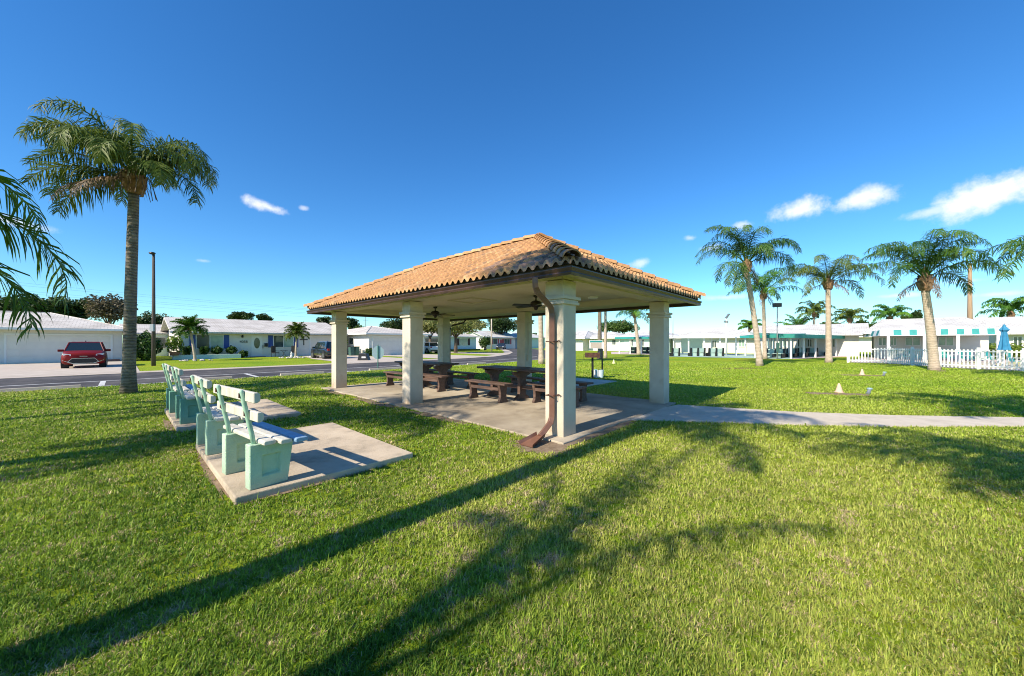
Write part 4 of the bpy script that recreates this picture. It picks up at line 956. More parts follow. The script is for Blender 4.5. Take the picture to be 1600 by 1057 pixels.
def cbench(loc,rz,n,label,group='court benches',m='court'):
    t=thing('court_bench',label,'bench',(loc[0],loc[1],0),rz,group); w=.78; L_=w*(n-1)
    for i in range(n):
        MB().prism([(-.20,0),(.50,0),(.50,.30),(.40,.42),(.02,.42),(-.06,.99),(-.24,.99),(-.20,.38)],i*w-.08,i*w+.08,'x').build('frame',M['black'],t)
    MB().add([(0-.06,-.17,.94),(L_+.06,-.17,.94),(L_+.06,-.07,.45),(-.06,-.07,.45),(0-.06,-.13,.94),(L_+.06,-.13,.94),(L_+.06,-.03,.45),(-.06,-.03,.45)],[(0,1,2,3),(7,6,5,4),(0,4,5,1),(2,6,7,3)]).build('backrest',M[m],t)
    MB().box(-.06,L_+.06,0,.4,.425,.46).build('seat',M[m],t)
    MB().box(0,L_,-.02,.02,.05,.38).build('kick_panel',M[m],t)
    return t
sh1,L1=shelter('long teal edged shelter over the shuffleboard benches, behind the straight thick palm',g(1236,561),g(1321,556.2),3.2,2.05,2.42,6,'teal',group='shuffleboard shelters')
rz1=sh1.rotation_euler.z
for i in range(5):
    q=.1+i*.19; x=sh1.location.x+math.cos(rz1)*L1*q-math.sin(rz1)*1.2; y=sh1.location.y+math.sin(rz1)*L1*q+math.cos(rz1)*1.2
    cbench((x,y),rz1+math.pi/2,3,'black sided bench under the teal shelter, %s from its left end'%(('first','second','third','fourth','fifth')[i]),'benches under the teal shelter')
sh2,_=shelter('pale teal edged shelter left of the lamp pole, behind the leaning palm',g(1165,556.5),g(1233,558.5),3,2.15,2.4,4,'tealc',roofm='teal',group='shuffleboard shelters')
sh3,_=shelter('white roofed court shelter above the row of pale green benches',g(1052,555.2),g(1150,556),3.5,2.15,2.32,5,'whitec',roofm='whitec',group='shuffleboard shelters')
MB().box(1.6,4.2,3.35,3.45,.3,2.25).build('back_panel',M['wallm'],sh3)
sh4,_=shelter('white post court shelter with teal beam, between the corner and right columns',g(968,553.2),g(1040,555),3,2.1,2.35,5,'tealc',roofm='whitec',group='shuffleboard shelters')
rb=math.radians(-47.1)
cbench(g(1050,557.2),rb,2,'pale green court bench just right of the right rear column')
cbench(g(1079,557.2),rb,3,'pale green court bench in the middle of the bench row')
cbench(g(1107.5,557.4),rb,3,'pale green court bench at the right end of the row, by the white pole')
cbench(g(985,552.8),rb,2,'dark green court bench under the white post shelter','court benches','bin')
cbench(g(1003,552.8),rb,3,'low dark court bench right of the curved palm trunk','court benches','bin')
sheet('court',[g(1046,557.6),g(1236,561.5),g(1236,556),g(1046,551)],.02,M['court'])
sheet('court',[g(955,553.8),g(1046,555),g(1046,551),g(955,550.5)],.02,M['deck'])
sheet('court',[g(1236,561.5),g(1330,558),g(1330,553),g(1236,556)],.022,M['deck'])
# pool deck, fence
fp=[g(1325,567),g(1390,568.7),g(1467,574.6),g(1600,581),g(1720,588)]
sheet('pool_deck',[fp[0],fp[1],fp[2],fp[3],fp[4],(60,-16),(53.9,-1)],.02,M['deck'])
fe=thing('pool_fence','white picket fence round the pool deck','fence',(*fp[0],0))
ox,oy=fp[0]
pk=0
for i in range(len(fp)-1):
    (xa,ya),(xb,yb)=fp[i],fp[i+1]; L_=math.dist(fp[i],fp[i+1]); ux,uy=(xb-xa)/L_,(yb-ya)/L_
    ra=MB()
    for z in (.18,1.05):
        q=[(xa-ox-uy*.03,ya-oy+ux*.03),(xa-ox+uy*.03,ya-oy-ux*.03),(xb-ox+uy*.03,yb-oy-ux*.03),(xb-ox-uy*.03,yb-oy+ux*.03)]; ra.prism(q,z,z+.07)
    ra.build('rail',M['trim'],fe)
    n=int(L_/2.4)+1
    for k in range(n):
        x,y=xa-ox+ux*k*L_/n,ya-oy+uy*k*L_/n; MB().box(x-.07,x+.07,y-.07,y+.07,0,1.32).build('fence_post',M['trim'],fe)
    m=int(L_/.17); pm=MB()
    for k in range(m):
        x,y=xa-ox+ux*(k+.5)*L_/m,ya-oy+uy*(k+.5)*L_/m
        q=[(x-ux*.035-uy*.012,y-uy*.035+ux*.012),(x-ux*.035+uy*.012,y-uy*.035-ux*.012),(x+ux*.035+uy*.012,y+uy*.035-ux*.012),(x+ux*.035-uy*.012,y+uy*.035+ux*.012)]
        pm.prism(q[::-1] if False else q,.06,1.2)
    pm.build('pickets',M['trim'],fe)
# pool chairs
def pool_chair(loc,rz):
    t=thing('pool_chair','x','chair',(loc[0],loc[1],0),rz,'teal chairs on the pool deck')
    MB().add([(-.28,-.3,.40),(.28,-.3,.40),(.28,.25,.34),(-.28,.25,.34),(-.28,-.3,.37),(.28,-.3,.37),(.28,.25,.31),(-.28,.25,.31)],[(0,1,2,3),(7,6,5,4),(0,4,5,1),(1,5,6,2),(2,6,7,3),(3,7,4,0)]).build('seat',M['tealc'],t)
    MB().add([(-.28,.25,.36),(.28,.25,.36),(.28,.5,1.0),(-.28,.5,1.0),(-.28,.28,.35),(.28,.28,.35),(.28,.53,.99),(-.28,.53,.99)],[(0,1,2,3),(7,6,5,4),(0,4,5,1),(1,5,6,2),(2,6,7,3),(3,7,4,0)]).build('backrest',M['tealc'],t)
    for sx in (-.3,.3):
        MB().tube([(sx,-.3,0),(sx,-.28,.58),(sx,.32,.58),(sx,.4,0)],.018,5).build('leg',M['trim'],t)
    return t
pc=None
LB=['by the awning post nearest the left fence corner','right of the first awning post','in the second gap left of the broad palm trunk','close behind the fence left of the broad palm trunk','just right of the broad palm trunk','under the second teal stripe right of the palm','under the middle of the awning','left of the tan utility pole','right of the tan utility pole','below the last teal stripe of the awning','just left of the blue umbrella','at the right picture edge by the fence']
for i,(px,d) in enumerate(((1400,35),(1408,34),(1420,33.5),(1432,33),(1474,31),(1484,30.5),(1494,30.5),(1513,29),(1527,28.5),(1541,28),(1556,27.5),(1592,24.5))):
    l='teal pool chair '+LB[i]; rz=random.uniform(-1.2,-.2)
    if pc is None: pc=pool_chair(atpx(px,d),rz); pc['label']=l
    else: place(pc,(*atpx(px,d),0),rz,l)
u_=thing('closed_umbrella','closed blue patio umbrella standing behind the pool fence','umbrella',(*g(1569,574.5),0))
MB().tube([(0,0,0),(0,0,2.75)],.025,8).build('pole',M['trim'],u_)
vs=[];fs=[];K=16; prof=[(.02,2.82),(.07,2.76),(.10,2.66),(.25,2.45),(.20,2.40),(.13,2.3),(.17,2.0),(.20,1.7),(.27,1.3),(.31,1.12)]
for r_,z in prof:
    for k in range(K): a=2*math.pi*k/K; q=r_*.8*(1+(.22 if k%2 else -.12)*(1 if z<2.6 else .3)); vs.append((q*math.cos(a),q*math.sin(a),z))
for i in range(len(prof)-1):
    for k in range(K): fs.append((i*K+k,i*K+(k+1)%K,(i+1)*K+(k+1)%K,(i+1)*K+k))
MB().add(vs,fs).build('canopy',M['umb'],u_)
MB().lathe([(.25,0),(.25,.08),(.06,.12)],16).build('base',M['stain'],u_)
for i,(px,d,w) in enumerate(((1535,38,.9),(1548,37,1.0),(1582,34,.9),(1598,33,1.0))):
    bush('yellow green hedge plant behind the pool fence, '+('left of the last teal stripe','under the last teal stripe','right of the umbrella','at the picture edge')[i],*atpx(px,d),0,w,900,'hedgey',300+i,rz=.72,group='hedge behind the pool')
# ---------------------------------------------------------------- poles and lamps
def pole(name,label,cat,px,py,ytop,r,m,group=None,d=None,head=None):
    p=g(px,py) if d is None else atpx(px,d); d=dist(*p); zt_=H+(HZ-ytop)*d/F
    t=thing(name,label,cat,(*p,0),rb,group); MB().tube([(0,0,-.1),(0,0,zt_)],[r,r*.6],10).build('shaft',M[m],t,smooth=True); return t,zt_
t,z=pole('street_lamp','tall dark street lamp pole behind the tall left palm','street lamp',240,572,398,.12,'pole')
MB().tube([(0,0,z-.2),(0,-.05,z+.05),(.02,-.2,z+.1)],.03,6).build('arm',M['steel'],t); MB().lathe([(.05,.1),(.16,.07),(.19,0),(.12,-.06),(.05,-.08)],12,.0,-.1,z+.05).build('lamp_head',M['black'],t)
MB().box(-.12,.12,-.16,-.05,2.4,2.9).build('meter_tag',M['steel'],t)
t,z=pole('floodlight_pole','grey floodlight pole between the leaning and the straight palms','floodlight',1214.5,561,480,.07,'steel')
MB().box(-.35,.35,-.15,.2,z,z+.38).build('lamp_head',M['black'],t)
MB().box(-.16,.12,-.14,-.05,.7,1.6).build('switch_box',M['bin'],t)
t,z=pole('floodlight_pole','white floodlight pole at the right end of the court benches','floodlight',1134.5,557.5,497,.075,'trim')
MB().add([(-.1,-.15,z),(.3,-.15,z+.5),(.42,-.1,z+.4),(.05,-.1,z-.1),(-.1,.15,z),(.3,.15,z+.5),(.42,.1,z+.4),(.05,.1,z-.1)],[(0,1,2,3),(7,6,5,4),(0,4,5,1),(1,5,6,2),(2,6,7,3),(3,7,4,0)]).build('lamp_head',M['steel'],t)
MB().box(-.2,-.05,-.1,.1,z-.55,z-.3).build('camera_box',M['steel'],t); MB().box(.06,.2,-.1,.1,z-.6,z-.35).build('speaker_box',M['steel'],t)
pole('flagpole','thin grey flagpole just right of the right rear column','flagpole',1051.5,557,466,.045,'steel')
t,z=pole('utility_pole','thick tan utility pole behind the striped awning','utility pole',1515.5,0,412,.26,'polew',d=41)
pole('utility_pole','slim pale pole by the street corner, left of the navy car','utility pole',768,549.3,490,.16,'kerb')
t,z=pole('utility_pole','distant cross arm utility pole above the white hip roof','utility pole',571.5,0,488,.16,'pole',d=150)
for q in (.6,2.0,3.4): MB().box(-1.1,1.1,-.06,.06,z-q,z-q+.12).build('cross_arm',M['pole'],t)
t2,z2_=pole('utility_pole','utility pole beyond the left edge that carries the wires','utility pole',-420,0,395,.16,'pole',d=80)
p1=Vector((*t.location[:2],0)); p0=Vector((*t2.location[:2],0))
for i,(za,zb_) in enumerate(((z2_,z-.5),(z2_-.9,z-.9),(z2_-2.6,z-1.9),(z2_-3.4,z-2.3),(z2_-4.6,z-3.3))):
    ps=[]
    for k in range(25):
        s_=k/24; q=p0.lerp(p1,s_); ps.append((q.x,q.y,za*(1-s_)+zb_*s_-3.2*s_*(1-s_)))
    tag(MB().tube(ps,.022,4).build('power_line',M['wire']),'overhead wire crossing the sky above the left houses, '+('topmost','second from top','third from top','second from bottom','lowest')[i],'wire','overhead wires')
# street sign
t=thing('street_sign','back of a pale blue octagonal sign on a green post by the street','sign',(*g(590.5,577.5),0),rb+.35)
MB().tube([(0,0,0),(0,0,1.5)],.03,6).build('post',M['greenp'],t)
oc=[(.36*math.cos(math.pi/8+k*math.pi/4),.42*math.sin(math.pi/8+k*math.pi/4)+1.02) for k in range(8)]
MB().prism(oc,.035,.045,'y').build('panel',M['signb'],t)
# bbq, notice board, buckets
t=thing('barbecue_grill','rusty park barbecue on a post behind the pavilion','barbecue',(*g(926.5,592),0),rb)
MB().tube([(-.02,0,-.05),(-.02,0,.98)],.05,8).build('post',M['black'],t)
fb=MB(); fb.box(-.33,.27,-.2,.2,.96,1.0); fb.box(-.33,.27,.17,.2,1.0,1.17); fb.box(-.33,.27,-.2,-.17,1.0,1.17); fb.box(-.33,-.3,-.17,.17,1.0,1.17); fb.box(.24,.27,-.17,.17,1.0,1.17); fb.build('fire_box',M['rust'],t)
MB().tube([(-.36,-.05,1.1),(-.42,-.05,1.1),(-.42,-.05,.85),(-.36,-.05,.85)],.012,5).build('handle',M['black'],t)
gr=MB(); [gr.box(-.3,.24,-.16+k*.04,-.15+k*.04,1.12,1.13) for k in range(9)]; gr.build('grate',M['black'],t)
t=thing('notice_board','small notice board with green heading on a post by the barbecue','sign',(*g(941,590.5),0),rb)
MB().tube([(0,0,0),(0,0,1.35)],.035,6).build('post',M['black'],t); MB().box(-.6,.0,-.05,.02,1.36,1.74).build('panel',M['trim'],t); MB().box(-.58,-.02,-.056,-.051,1.64,1.72).build('heading',M['tealc'],t); MB().box(-.55,-.05,-.056,-.051,1.38,1.62).build('notice',M['kerb'],t)
for i,(px,l) in enumerate(((932.5,'left'),(938,'right'))):
    o=MB().lathe([(.11,0),(.135,.02),(.15,.33),(.16,.34),(.16,.37),(.12,.37)],14).build('paint_bucket',M['whitep' if i==0 else 'wallb'],smooth=False); o.location=(*g(px,590.8),0); tag(o,'pale bucket at the foot of the notice board post, %s one of the two'%l,'bucket','buckets by the barbecue')
# cones on concrete strips
def cone(px,py,h,r,m,label):
    o=MB().lathe([(r*1.3,0),(r*1.3,.012),(r,.02),(r*.30,h*.93),(r*.22,h),(r*.1,h)],18).build('marker_cone',M[m]); o.location=(*g(px,py),.035); tag(o,label,'cone','marker cones on the lawn')
cone(1311,615,.29,.10,'cone','faded orange cone on the nearer concrete strip'); cone(1347,587,.29,.095,'cone','faded orange cone on the farther concrete strip, nearer the pool fence'); cone(959,569,.30,.11,'coney','small yellow cone on the lawn beyond the barbecue')
def cstrip(pa,pb,w,label):
    a,b_=g(*pa),g(*pb); L_=math.dist(a,b_); rz=math.atan2(b_[1]-a[1],b_[0]-a[0])
    o=MB().box(0,L_,-w/2,w/2,-.02,.03).build('concrete_strip',M['dirt']); o.location=(a[0],a[1],0); o.rotation_euler.z=rz; tag(o,label,'strip','strips with cones')
cstrip((1263,615.5),(1352,618),.35,'narrow worn concrete strip in the lawn, the nearer one'); cstrip((1313,586.5),(1376,588),.35,'narrow worn concrete strip in the lawn, the farther one')
for i,(px,py) in enumerate(((1357,617),(1381,588))):
    t=thing('drain_fitting','small grey pipe fitting at the end of the %s concrete strip'%('nearer','farther')[i],'pipe',(*g(px,py),0),rb+.5,'pipe fittings on the lawn')
    MB().tube([(-.1,0,.02),(0,0,.06),(.1,0,.16)],.045,8).build('pipe',M['steel'],t); MB().lathe([(.05,0),(.07,.02),(.07,.05),(.04,.06)],10,.1,0,.15).build('cap',M['signb'],t)
# bins, dark chair at the kerb
for i,(px,l) in enumerate(((550,'left'),(556,'right'))):
    p=(onY(px,44.5),44.5); t=thing('wheelie_bin','dark green bin beside the white garage house, %s one'%l,'bin',(*p,0),0,'bins by the garage')
    MB().prism([(-.28,0),(.28,0),(.33,1.05),(-.33,1.05)],-.3,.3,'y').build('body',M['bin'],t,bevel=.02); MB().box(-.35,.35,-.34,.34,1.05,1.12).build('lid',M['black'],t,bevel=.02)
t=thing('newspaper_box','dark low box with pale stripe on the kerb beyond the left columns','box',(*g(569,563.5),0),rb)
MB().prism([(-.5,0),(.5,0),(.3,.6),(-.35,.66)],-.3,.3,'y').build('body',M['black'],t,bevel=.03); MB().box(-.1,.25,-.32,-.3,.22,.36).build('stripe',M['trim'],t)
bush('small square clipped shrub beside the white garage door',onY(577,42.2),42.2,0,.5,500,'hedge',320,rz=.45)
bush('flowering shrub by the far garage house, showing beside the left column',onY(549,44.0)-.6,45.8,.9,.8,700,'hedgey',321)
# wheel stops
for i,(xa,xb) in enumerate(((-17.5,-15.6),(-14.8,-12.9),(-11.,-9.1),(-7.4,-5.4),(-3.0,-1.0),(1.4,3.4),(5.3,7.3),(9.8,11.8),(13.4,15.4),(17.2,19.0))):
    o=MB().prism([(-.09,0),(.09,0),(.06,.11),(-.06,.11)],xa,xb,'x').build('wheel_stop',M['kerb'],bevel=.01); o.location=(0,20.42,0)
    tag(o,'concrete wheel stop at the lawn edge of the street, number %d from the left'%(i+1),'wheel stop','wheel stops along the street')
# ---------------------------------------------------------------- cars (front towards -y)
def car(label,loc,rz,paint,L=4.3,Wd=1.8,Ht=1.62,kind='suv',group=None,front=True):
    t=thing('parked_car',label,'car',(*loc,.02),rz,group); w=Wd/2; hl=L/2
    if kind=='suv': st=[(-hl,.42,.84,.86),(-hl+.08,.30,.92,.93),(-hl+.35,.24,1.0,.98),(-hl+1.05,.22,1.08,1.),(-.2,.22,1.06,1.),(hl-.9,.22,1.08,1.),(hl-.15,.26,1.04,.97),(hl,.42,.95,.90)]
    else: st=[(-hl,.40,.62,.82),(-hl+.1,.28,.70,.92),(-hl+.5,.22,.78,.98),(-hl+1.3,.2,.90,1.),(0,.2,.92,1.),(hl-1.0,.2,.95,1.),(hl-.15,.25,.93,.95),(hl,.4,.82,.86)]
    vs=[];K=12
    for (y,zb,zt_,f) in st:
        ww=w*f; half=[(0,zb),(ww*.85,zb),(ww*.97,zb+.08),(ww,zb+.25),(ww*.99,zt_-.22),(ww*.93,zt_-.05),(ww*.8,zt_)]
        full=half+[(0,zt_+.025)]+[(-x,z) for x,z in half[1:][::-1]]
        vs+=[(x,y,z) for x,z in full]
    n=len(full); fs=[(i*n+k,i*n+(k+1)%n,(i+1)*n+(k+1)%n,(i+1)*n+k) for i in range(len(st)-1) for k in range(n)]+[tuple(range(n)),tuple(range((len(st)-1)*n,len(st)*n))]
    body=MB().add(vs,fs).build('body',M[paint],t,smooth=True); 
    zb=1.0 if kind=='suv' else .88; fw,rr=(-hl+1.0,hl-.25) if kind=='suv' else (-hl+1.2,hl-.7)
    rf_,rb_=(-hl+1.62,hl-.55) if kind=='suv' else (-hl+1.95,hl-1.45)
    gb=w*.92; gt=w*.72; T=Ht-.05
    ga=[(-gb,fw,zb),(gb,fw,zb),(gb,rr,zb),(-gb,rr,zb),(-gt,rf_,T),(gt,rf_,T),(gt,rb_,T),(-gt,rb_,T)]
    gl=MB().add(ga,[(0,1,5,4),(1,2,6,5),(2,3,7,6),(3,0,4,7),(4,5,6,7)]).build('windows',M['carglass'],t)
    rf2=MB(); rf2.add([(-gt-.02,rf_-.03,T),(gt+.02,rf_-.03,T),(gt+.02,rb_+.05,T),(-gt-.02,rb_+.05,T),(-gt*.8,rf_+.15,Ht),(gt*.8,rf_+.15,Ht),(gt*.8,rb_-.15,Ht),(-gt*.8,rb_-.15,Ht)],[(3,2,1,0),(4,5,6,7),(0,1,5,4),(1,2,6,5),(2,3,7,6),(3,0,4,7)]); rf2.build('roof',M[paint],t,bevel=.03)
    for s_ in (-1,1):
        for q0,q1,rp in (((s_*gb,fw,zb-.03),(s_*gt,rf_,T),.035),((s_*gb,rr,zb-.03),(s_*gt,rb_,T),.06),((s_*(gb+.005),(fw+rr)/2+.1,zb-.03),(s_*(gt+.005),(rf_+rb_)/2+.05,T),.03)): MB().tube([q0,q1],rp,5).build('pillar',M[paint],t)
    for s_ in (-1,1):
        for y in (-hl+.82,hl-.82):
            wh=MB().disc_x(s_*(w-.22),s_*(w+.012),y,.33,.34,24).build('wheel',M['tyre'],t,bevel=.02); rm=MB().disc_x(s_*(w+.0),s_*(w+.022),y,.33,.22,16)
            rm.build('rim',M['rim'],wh)
            MB().disc_x(s_*(w-.3),s_*(w+.006),y,.36,.40,24).build('wheel_arch',M['tyre'],t)
        mr=MB().box(min(s_*(w*.94),s_*(w+.2)),max(s_*(w*.94),s_*(w+.2)),fw+.35,fw+.5,zb+.02,zb+.17).build('mirror',M[paint],t,bevel=.03)
        zl=.78 if kind=='suv' else .62
        MB().add([(s_*w*.55,-hl+.035,zl),(s_*w*.9,-hl+.16,zl+.03),(s_*w*.93,-hl+.2,zl+.15),(s_*w*.55,-hl+.05,zl+.10),(s_*w*.55,-hl-.01,zl),(s_*w*.86,-hl+.03,zl+.03),(s_*w*.88,-hl+.06,zl+.15),(s_*w*.55,-hl,zl+.10)],[(4,5,6,7),(0,3,2,1),(0,1,5,4),(2,3,7,6),(1,2,6,5),(0,4,7,3)]).build('headlight',M['lampg'],t)
        MB().box(min(s_*w*.66,s_*w*.9),max(s_*w*.66,s_*w*.9),hl-.1,hl+.015,.80,1.0).build('tail_light',M['taill'],t,bevel=.02)
    MB().prism([(-w*.48,.34),(w*.48,.34),(w*.66,.48),(w*.44,.60),(-w*.44,.60),(-w*.66,.48)],-hl-.012,-hl+.1,'y').build('grille',M['black'],t)
    ch=MB(); P_=[(-w*.9,-hl+.06,.50),(-w*.68,-hl-.02,.40),(-w*.5,-hl-.03,.62),(w*.5,-hl-.03,.62),(w*.68,-hl-.02,.40),(w*.9,-hl+.06,.50)]
    ch.tube(P_,.022,5); ch.tube([(-w*.68,-hl-.01,.40),(-w*.46,-hl-.03,.31),(w*.46,-hl-.03,.31),(w*.68,-hl-.01,.40)],.03,5); ch.build('bumper_trim',M['chrome'],t)
    MB().box(-.16,.16,-hl-.02,-hl+.03,.735,.765).build('front_badge_bar',M['chrome'],t)
    MB().box(-.26,.26,hl-.02,hl+.02,.62,.76).build('number_plate',M['trim'],t)
    MB().box(-w*.9,w*.9,hl-.05,hl+.02,.36,.5).build('rear_bumper',M['black'],t,bevel=.02)
    MB().box(-.02,.02,-.1,.1,Ht-.01,Ht+.07).build('aerial',M['black'],t)
    return t
car('dark red compact crossover facing the street on the left driveway',(onY(134,37.3),37.3),0,'redp',L=4.2,Wd=1.86,Ht=1.66)
car('black crossover parked nose in at the blue-shuttered house, rear to the street',(14.35,39.1),math.pi,'blackp',L=4.6,Wd=1.9,Ht=1.68)
car('white crossover just right of the middle column, rear to the street',(onY(670,46),46.5),math.pi,'whitep',L=4.4,Wd=1.85,Ht=1.65)
car('navy blue sedan parked before the red-shuttered house',(58.8,58.0),math.radians(-52),'navyp',L=4.7,Wd=1.8,Ht=1.4,kind='sedan')
# ---------------------------------------------------------------- grass blades
def inside(poly,x,y):
    c=np.zeros(len(x),bool); n=len(poly); j=n-1
    for i in range(n):
        xi,yi=poly[i]; xj,yj=poly[j]
        c^=((yi>y)!=(yj>y))&(x<(xj-xi)*(y-yi)/(yj-yi+1e-12)+xi); j=i
    return c
def vnoise(x,y,s,seed):
    r=np.random.default_rng(seed); T=r.random((256,256)); x=x*s+50; y=y*s+50
    xi=np.floor(x).astype(int); yi=np.floor(y).astype(int); fx=x-xi; fy=y-yi; fx=fx*fx*(3-2*fx); fy=fy*fy*(3-2*fy)
    a=T[xi%256,yi%256]; b_=T[(xi+1)%256,yi%256]; c=T[xi%256,(yi+1)%256]; d=T[(xi+1)%256,(yi+1)%256]
    return a*(1-fx)*(1-fy)+b_*fx*(1-fy)+c*(1-fx)*fy+d*fx*fy
def grass(N):
    r=rng; lo,hi=1.25,30.
    d=lo*np.exp(r.random(N)*math.log(hi/lo)); k=r.uniform(-1.75,1.75,N)
    xs=k*d; X=S*xs+C*d; Y=-C*xs+S*d
    n1=vnoise(X,Y,1.1,1)*.6+vnoise(X,Y,3.1,2)*.4; n2=vnoise(X,Y,7.,3); n3=vnoise(X,Y,.35,4); n4=vnoise(X,Y,20.,9)
    keep=Y<20.4
    for q in [SL,(10.05,14.13,7.05,9.45)]+BS: keep&=~((X>q[0]-.015)&(X<q[1]+.015)&(Y>q[2]-.015)&(Y<q[3]+.015))
    keep&=~inside(WALK,X,Y)
    keep&=~(((X-5.9)/1.5)**2+((Y-3.32)/.14)**2<1); keep&=~(((X-4.55)/.38)**2+((Y-3.6)/.42)**2<(.6+n2*.6))
    for (x_,y_,a_,b_) in DIRT: keep&=~((((X-x_)/a_)**2+((Y-y_)/b_)**2<.5+n2*1.1)&(r.random(N)<.86))
    keep&=(n4*.55+n2*.45>.40)|(r.random(N)<.30)
    X,Y,d,n1,n2,n3,n4=(a[keep] for a in (X,Y,d,n1,n2,n3,n4)); n=len(X)
    dd=np.maximum(1,d/2.2)
    hgt=(.014+.028*r.random(n)+.030*n2*n4+.010*n1)*np.minimum(1.15,dd**.12); tall=r.random(n)<.05; hgt[tall]*=1.7
    w=.0024*dd**.85*r.uniform(.6,1.5,n)
    ang=r.uniform(0,2*math.pi,n); lean=r.uniform(.25,1.75,n); la=ang+r.uniform(-.5,.5,n)+math.pi/2
    sx,sy=np.cos(ang)*w,np.sin(ang)*w
    dx,dy=np.cos(la),np.sin(la)
    mz=hgt*.6*np.cos(lean*.5); mr=hgt*.6*np.sin(lean*.5); tz=mz+hgt*.4*np.cos(lean*1.25); tr=mr+hgt*.4*np.sin(lean*1.25)
    V=np.zeros((n,5,3),np.float32)
    V[:,0]=np.stack([X-sx,Y-sy,0*X-.004],1); V[:,1]=np.stack([X+sx,Y+sy,0*X-.004],1)
    V[:,2]=np.stack([X-sx*.8+dx*mr,Y-sy*.8+dy*mr,mz],1); V[:,3]=np.stack([X+sx*.8+dx*mr,Y+sy*.8+dy*mr,mz],1); V[:,4]=np.stack([X+dx*tr,Y+dy*tr,tz],1)
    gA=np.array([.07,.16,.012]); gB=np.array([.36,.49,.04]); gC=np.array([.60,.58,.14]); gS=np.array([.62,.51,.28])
    m=np.clip((n1*.5+n2*.25+n4*.25-.30)*2.2+r.normal(0,.27,n),0,1)[:,None]; col=gA*(1-m)+gB*m
    yy=np.clip((n3-.5)*1.5+r.normal(0,.2,n),0,.65)[:,None]; col=col*(1-yy)+gC*yy
    straw=(r.random(n)<(.13+1.3*np.clip(n4*.5+n2*.3+n1*.2-.52,0,1)*2+.9*np.clip(vnoise(X,Y,1.7,31)-.72,0,1)*2)); 
    col[straw]=gS*r.uniform(.6,1.15,(straw.sum(),1)); V[straw,2:,2]*=.5
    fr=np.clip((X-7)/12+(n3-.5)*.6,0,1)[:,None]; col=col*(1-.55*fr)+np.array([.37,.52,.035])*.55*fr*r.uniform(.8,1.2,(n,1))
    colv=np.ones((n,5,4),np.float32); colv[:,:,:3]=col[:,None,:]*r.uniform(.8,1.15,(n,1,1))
    loops=np.array([0,1,3,2,2,3,4]); idx=(np.arange(n)[:,None]*5+loops).astype(np.int32).ravel()
    st=(np.arange(n)[:,None]*7+np.array([0,4])).astype(np.int32).ravel()
    me=bpy.data.meshes.new('lawn_grass'); me.vertices.add(n*5); me.vertices.foreach_set('co',V.ravel())
    me.loops.add(len(idx)); me.loops.foreach_set('vertex_index',idx); me.polygons.add(n*2); me.polygons.foreach_set('loop_start',st); me.update()
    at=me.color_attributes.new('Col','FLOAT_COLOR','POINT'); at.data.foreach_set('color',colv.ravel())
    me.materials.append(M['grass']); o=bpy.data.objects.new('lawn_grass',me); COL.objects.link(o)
    tag(o,'mown green lawn grass with straw coloured blades over the whole foreground','grass',kind='stuff')
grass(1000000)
# ---------------------------------------------------------------- sky, sun, camera
EL=math.radians(37.5)
wd=bpy.data.worlds.new('World'); SC.world=wd; wd.use_nodes=True; nt=wd.node_tree; N=nt.nodes; L=nt.links; bg=N['Background']
sky=N.new('ShaderNodeTexSky'); sky.sky_type='NISHITA'; sky.sun_disc=False; sky.sun_elevation=EL; sky.sun_rotation=math.radians(-90); sky.air_density=1.0; sky.dust_density=.05; sky.ozone_density=1.6; sky.altitude=0
tc=N.new('ShaderNodeTexCoord')
hs=N.new('ShaderNodeHueSaturation'); hs.inputs['Saturation'].default_value=1.27; hs.inputs['Value'].default_value=1.0
L.new(sky.outputs[0],hs.inputs['Color'])
tm=N.new('ShaderNodeMix'); tm.data_type='RGBA'; tm.blend_type='MULTIPLY'; tm.inputs[0].default_value=1; tm.inputs[7].default_value=(.58,.93,1.17,1)
L.new(hs.outputs[0],tm.inputs[6]); skyc=tm.outputs[2]
# clouds: noise-edged puffs at given directions
def cdir(px,py):
    k=(px-800)/F; v=(HZ-py)/F; x,y=W(k,1); n_=math.sqrt(x*x+y*y+v*v); return Vector((x/n_,y/n_,v/n_))
mask=None
nz=N.new('ShaderNodeTexNoise'); nz.inputs['Scale'].default_value=19; nz.inputs['Detail'].default_value=12; nz.inputs['Roughness'].default_value=.66; L.new(tc.outputs['Generated'],nz.inputs['Vector'])
clouds=[(1246,329,58,22,1,0),(1352,309,64,22,1,8),(1555,303,125,38,1,14),(1590,278,90,16,.6,14),(1460,330,60,10,.6,5),(418,324,46,12,.95,-12),(20,346,66,11,.8,-8),(1160,352,22,8,.6,0),(1000,411,20,9,.6,10),(1078,372,16,6,.5,0),(1405,462,60,5,.5,0),(1560,460,60,6,.5,0),(1110,388,26,7,.45,0),(1135,465,50,6,.45,0),(318,408,16,4,.35,0),(1500,440,50,4,.3,0),(475,326,10,5,.5,0)]
def math_(op,a,b_=None,c=None):
    m=N.new('ShaderNodeMath'); m.operation=op
    for i,v in enumerate((a,b_,c)):
        if v is None: continue
        if isinstance(v,(int,float)): m.inputs[i].default_value=v
        else: L.new(v,m.inputs[i])
    return m.outputs[0]
def dot(v):
    m=N.new('ShaderNodeVectorMath'); m.operation='DOT_PRODUCT'; L.new(tc.outputs['Generated'],m.inputs[0]); m.inputs[1].default_value=v; return m.outputs['Value']
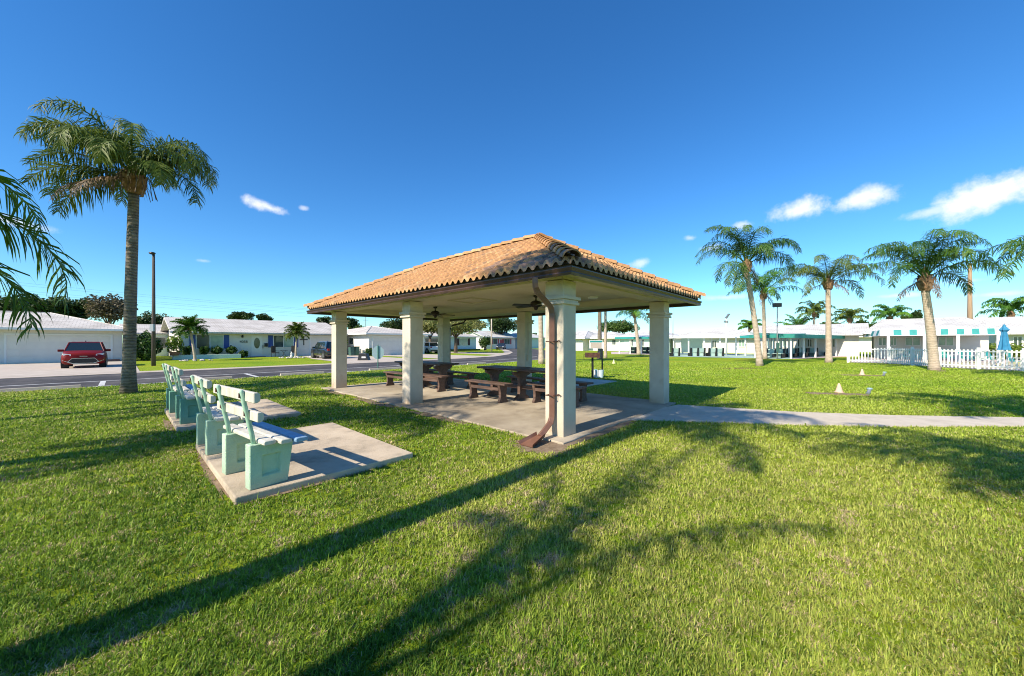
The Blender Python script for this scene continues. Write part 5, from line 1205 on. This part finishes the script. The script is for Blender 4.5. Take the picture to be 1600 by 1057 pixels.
for (px,py,wx,wy,op,rot) in clouds:
    c=cdir(px,py); k=(px-800)/F
    az=c.cross(Vector((0,0,1))).normalized(); up=az.cross(c).normalized(); a=math.radians(rot); ax=az*math.cos(a)+up*math.sin(a); ay=up*math.cos(a)-az*math.sin(a)
    q=1+k*k+((HZ-py)/F)**2
    sx=wx/F/q**.9; sy=wy/F/q**.5
    X_=math_('DIVIDE',dot(ax),sx); Y_=math_('DIVIDE',dot(ay),sy)
    r2=math_('SQRT',math_('ADD',math_('MULTIPLY',X_,X_),math_('MULTIPLY',Y_,Y_)))
    e=math_('SUBTRACT',1.0,r2); e=math_('ADD',e,math_('MULTIPLY',math_('SUBTRACT',nz.outputs['Fac'],.5),2.0))
    mr=N.new('ShaderNodeMapRange'); mr.interpolation_type='SMOOTHSTEP'; mr.inputs[1].default_value=0; mr.inputs[2].default_value=.95; mr.inputs[4].default_value=op*.92; L.new(e,mr.inputs[0])
    front=math_('GREATER_THAN',dot(c),.5); o_=math_('MULTIPLY',mr.outputs[0],front)
    mask=o_ if mask is None else math_('MAXIMUM',mask,o_)
# veil near horizon right
mx=N.new('ShaderNodeMix'); mx.data_type='RGBA'; L.new(mask,mx.inputs[0]); L.new(skyc,mx.inputs[6]); mx.inputs[7].default_value=(7.0,7.0,7.1,1)
L.new(mx.outputs[2],bg.inputs['Color']); bg.inputs['Strength'].default_value=.115
sd=bpy.data.lights.new('sun','SUN'); sd.energy=5.0; sd.angle=math.radians(.5); sd.color=(1,.89,.71)
so_=bpy.data.objects.new('sun',sd); COL.objects.link(so_)
dirv=Vector((math.cos(EL),-.03*math.cos(EL),-math.sin(EL))); so_.rotation_euler=dirv.to_track_quat('-Z','Y').to_euler(); so_.location=(-40,0,40)
cm=bpy.data.cameras.new('camera'); co=bpy.data.objects.new('camera',cm); COL.objects.link(co); co.location=(0,0,H)
co.rotation_euler=(math.radians(90),0,-math.atan2(C,S)); cm.sensor_width=36; cm.lens=F/1600*36; cm.shift_y=6.5/1600; cm.clip_start=.05; cm.clip_end=3000
SC.camera=co
SC.view_settings.view_transform='Standard'; SC.view_settings.look='None'; SC.view_settings.exposure=.6; SC.view_settings.gamma=1

try: SC.cycles.filter_width=1.05
except Exception: pass
